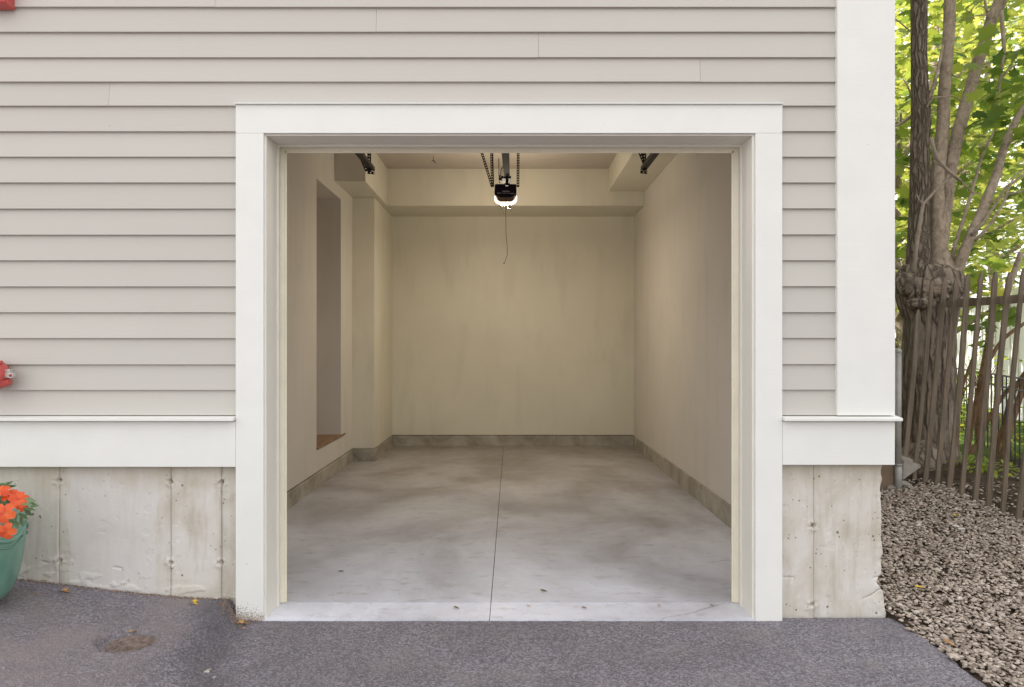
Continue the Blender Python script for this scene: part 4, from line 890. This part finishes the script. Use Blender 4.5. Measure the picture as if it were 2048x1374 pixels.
# sprays placed on the branch ends seen against the light
sp = []
for px_, py_, Yv, n_, sp_ in ((2035, 115, 5.7, 7, .10), (2005, 185, 5.75, 8, .09), (1985, 210, 5.7, 9, .10), (2010, 265, 5.8, 6, .09), (1950, 620, 6.2, 9, .10), (1985, 640, 6.2, 10, .11), (1975, 670, 6.3, 6, .08), (1925, 640, 6.4, 5, .07),
      (1945, 300, 6.3, 4, .1), (1990, 330, 6.3, 5, .1), (1940, 370, 6.3, 4, .1), (2040, 390, 6.1, 5, .08), (1935, 120, 6.6, 5, .12), (1810, 400, 6.5, 5, .06), (1808, 445, 6.5, 5, .06), (1803, 330, 6.4, 4, .05), (2030, 560, 6.5, 4, .1), (1960, 560, 6.6, 5, .1), (1925, 575, 6.4, 5, .07), (2010, 470, 6.5, 7, .1), (1985, 500, 6.6, 7, .1)):
    sp.append(np.array(P(px_, py_, Yv))[None]+rng.normal(0, 1, (n_, 3))*np.array([sp_, sp_, sp_*.7]))
leafcloud('crown', np.vstack([C0]+sp), .17, M['leaf'], tree, up=.6)
# trees beyond
def far_tree(x, y, h, rx, rz, nc, per, label, size=.19, zlow=1.5, mat='leaf_far'):
    t_ = empty('tree', (x, y, .2)); tag(t_, label, 'tree', 'trees beyond the fence')
    m = MB(); m.tube([(x, y, .0), (x+.1, y, h*.3), (x-.1, y+.1, h*.6), (x, y, h*.9)], [.14, .11, .08, .03], 12)
    for k in range(9):
        a = k*2.4; z0 = h*(.2+.07*k); m.tube([(x, y, z0), (x+math.cos(a)*rx*.4, y+math.sin(a)*rx*.4, z0+.5), (x+math.cos(a)*rx*.85, y+math.sin(a)*rx*.85, z0+.75)], [.05, .03, .012], 6)
    m.build('trunk', M['bark_smooth'], t_, True)
    cc = rng.normal(0, 1, (nc, 3)); cc /= np.linalg.norm(cc, axis=1)[:, None]; cc *= rng.uniform(.25, 1, (nc, 1))**.5
    cc = cc*np.array([rx, rx, rz])+np.array([x, y, zlow+rz]); C = np.repeat(cc, per, 0)+rng.normal(0, 1, (nc*per, 3))*np.array([.38, .38, .12])
    leafcloud('crown', C, size, M[mat], t_)
far_tree(6.6, 10.6, 7, 2.1, 3.1, 150, 18, 'bright leafy tree closest behind the maple', zlow=1.9)
far_tree(9.4, 13.4, 8.5, 2.6, 3.9, 170, 18, 'tall yellow-green tree seen at the right edge of the photo', zlow=2.0)
far_tree(8.1, 15.2, 10, 2.8, 4.8, 220, 20, 'sunlit tree showing just right of the white corner board', zlow=1.6)
far_tree(12.4, 19.0, 11, 3.6, 5.4, 220, 20, 'pale green tree farthest back behind the white wall', .24, zlow=2.0)
far_tree(5.2, 9.2, 5, 1.1, 1.7, 40, 14, 'small bright sapling between the maple and the house', .16, zlow=1.3)
def shrub(x, y, z, rx, rz, n, label, size=.06):
    t_ = empty('shrub', (x, y, z)); tag(t_, label, 'shrub', 'yellow-green shrubs behind the fence'); m = MB()
    for k in range(7):
        a = k*.9; m.tube([(x, y, z-.1), (x+math.cos(a)*rx*.4, y+math.sin(a)*rx*.4, z+rz*.8), (x+math.cos(a)*rx*.8, y+math.sin(a)*rx*.8, z+rz*1.5)], [.008, .006, .003], 5)
    m.build('stems', M['brown_stem'], t_)
    C = np.repeat(rng.uniform(-1, 1, (n//10, 3)), 10, 0)*np.array([rx, rx, rz])+rng.normal(0, .06, (n//10*10, 3))+np.array([x, y, z+rz]); leafcloud('foliage', C, size, M['leaf_shrub'], t_, SL)
gz = .27
shrub(5.0, 7.9, gz-.15, .35, .28, 420, 'yellow-green shrub low behind the tree roots'); shrub(5.6, 8.2, gz-.15, .4, .3, 420, 'leafy shrub low between the leaning brown stems'); shrub(5.75, 7.6, gz-.15, .3, .2, 300, 'low leafy plant at the foot of the white wall')
shrub(4.9, 7.5, .70, .16, .2, 160, 'sprig of small leaves at mid height beside the trunk'); shrub(5.3, 7.7, .85, .2, .2, 160, 'sprig of small leaves at mid height between the pickets')
V = []; C = np.column_stack([rng.uniform(3.5, 5.4, 1500), rng.uniform(5.4, 7.6, 1500), np.zeros(1500)]); C = C[C[:, 0] > 3.45+(5.4-C[:, 1])*.2+.25*(C[:, 1] > 5.6)]
C[:, 2] = h_right(C[:, 0], C[:, 1])+rng.uniform(.01, .07, len(C)); C = C[fbm(C[:, 0]*2, C[:, 1]*2, 5) > .52]
o = leafcloud('ground_cover', C, .06, M['leaf_shrub'], None, SL); tag(o, 'low weeds on the soil behind the picket fence', 'weeds', kind='stuff')
# leaning brown stems
def sapling(pts, w0, w1, Yv, label):
    q = [(P(x, y, Yv), (w0+(w1-w0)*i/(len(pts)-1))*Yv/F/2) for i, (x, y) in enumerate(pts)]
    V, Fc = bark_tube(q, 16, 60, .002, 4, 3, len(label)); o = np_mesh('sapling_stem', V, Fc, M['brown_stem'], smooth=True); tag(o, label, 'sapling', 'leaning brown stems behind the fence')
sapling([(1927, 968), (1938, 880), (1951, 811), (1972, 700), (1980, 640), (1990, 560)], 11, 8, 7.0, 'straight brown stem between the fifth and sixth pickets')
sapling([(1915, 960), (1914, 880), (1921, 790), (1935, 745), (1949, 705), (1958, 660)], 8, 5, 6.9, 'thin brown stem close to the tree trunk')
sapling([(1943, 909), (1963, 866), (1986, 823), (2008, 790), (2031, 762)], 8, 8, 6.8, 'brown stem slanting low to the right across the pickets')
sapling([(1974, 975), (1986, 913), (2008, 854), (2018, 811), (2031, 775), (2055, 740)], 12, 9, 6.7, 'dark brown stem rising from the rotten log')
sapling([(1998, 965), (2010, 893), (2029, 827), (2045, 776), (2065, 700)], 14, 11, 6.6, 'thick light brown stem nearest the right edge')
sapling([(1952, 960), (1956, 860), (1958, 790), (1974, 732), (1998, 689), (2022, 665), (2060, 640)], 9, 7, 7.1, 'kinked brown stem bending right at mid height')
q = [tp(1895, 928, 14, 6.7), tp(1950, 945, 16, 6.5), tp(2005, 965, 18, 6.3), tp(2075, 995, 20, 6.0)]; V, Fc = bark_tube(q, 24, 60, .01, 4, 3, 71)
o = np_mesh('fallen_log', V, Fc, M['bark'], smooth=True); tag(o, 'fallen mossy log on the soil behind the pickets', 'log')
# iron fence and the neighbour's white wall
irf = empty('iron_fence', (4.9, 7.0, 0)); tag(irf, 'thin black iron fence behind the leaning stems', 'fence')
fi = lambda Yv: 5.78-.42*(9-Yv)
for zc in (1.065, .955, .12):
    MB().tube([(fi(5.3), 5.3, zc), (fi(9.6), 9.6, zc)], .009, 8).build('rail', M['iron'], irf)
Yv = 5.4
while Yv < 9.6: MB().tube([(fi(Yv), Yv, -.05), (fi(Yv), Yv, 1.07)], .0065, 6).build('bar', M['iron'], irf); Yv += .13
nb = empty('neighbour_garage', (8.5, 12, 0)); tag(nb, 'low white neighbouring outbuilding beyond the iron fence', 'building')
a0, a1 = Vector((6.0, 7.0, -.1)), Vector((9.9, 16.3, -.1)); dd = (a1-a0).normalized(); nn = Vector((dd.y, -dd.x, 0))
m = MB(); m.poly_prism([a0, a1, a1+nn*4, a0+nn*4], (0, 0, 2.15)); m.build('wall', M['white_wall'], nb)
m = MB(); Ln = (a1-a0).length; k = .3
while k < Ln:
    p = a0+dd*k; m.poly_prism([p-dd*.02, p+dd*.02, p+dd*.02-nn*.018, p-dd*.02-nn*.018], (0, 0, 2.13)); k += .4
m.build('batten', M['white_wall'], nb)
MB().poly_prism([a0-nn*.1+Vector((0, 0, 2.152)), a1-nn*.1+Vector((0, 0, 2.152)), a1+nn*4.1+Vector((0, 0, 2.152)), a0+nn*4.1+Vector((0, 0, 2.152))], (0, 0, .08)).build('roof', M['white_wall'], nb)
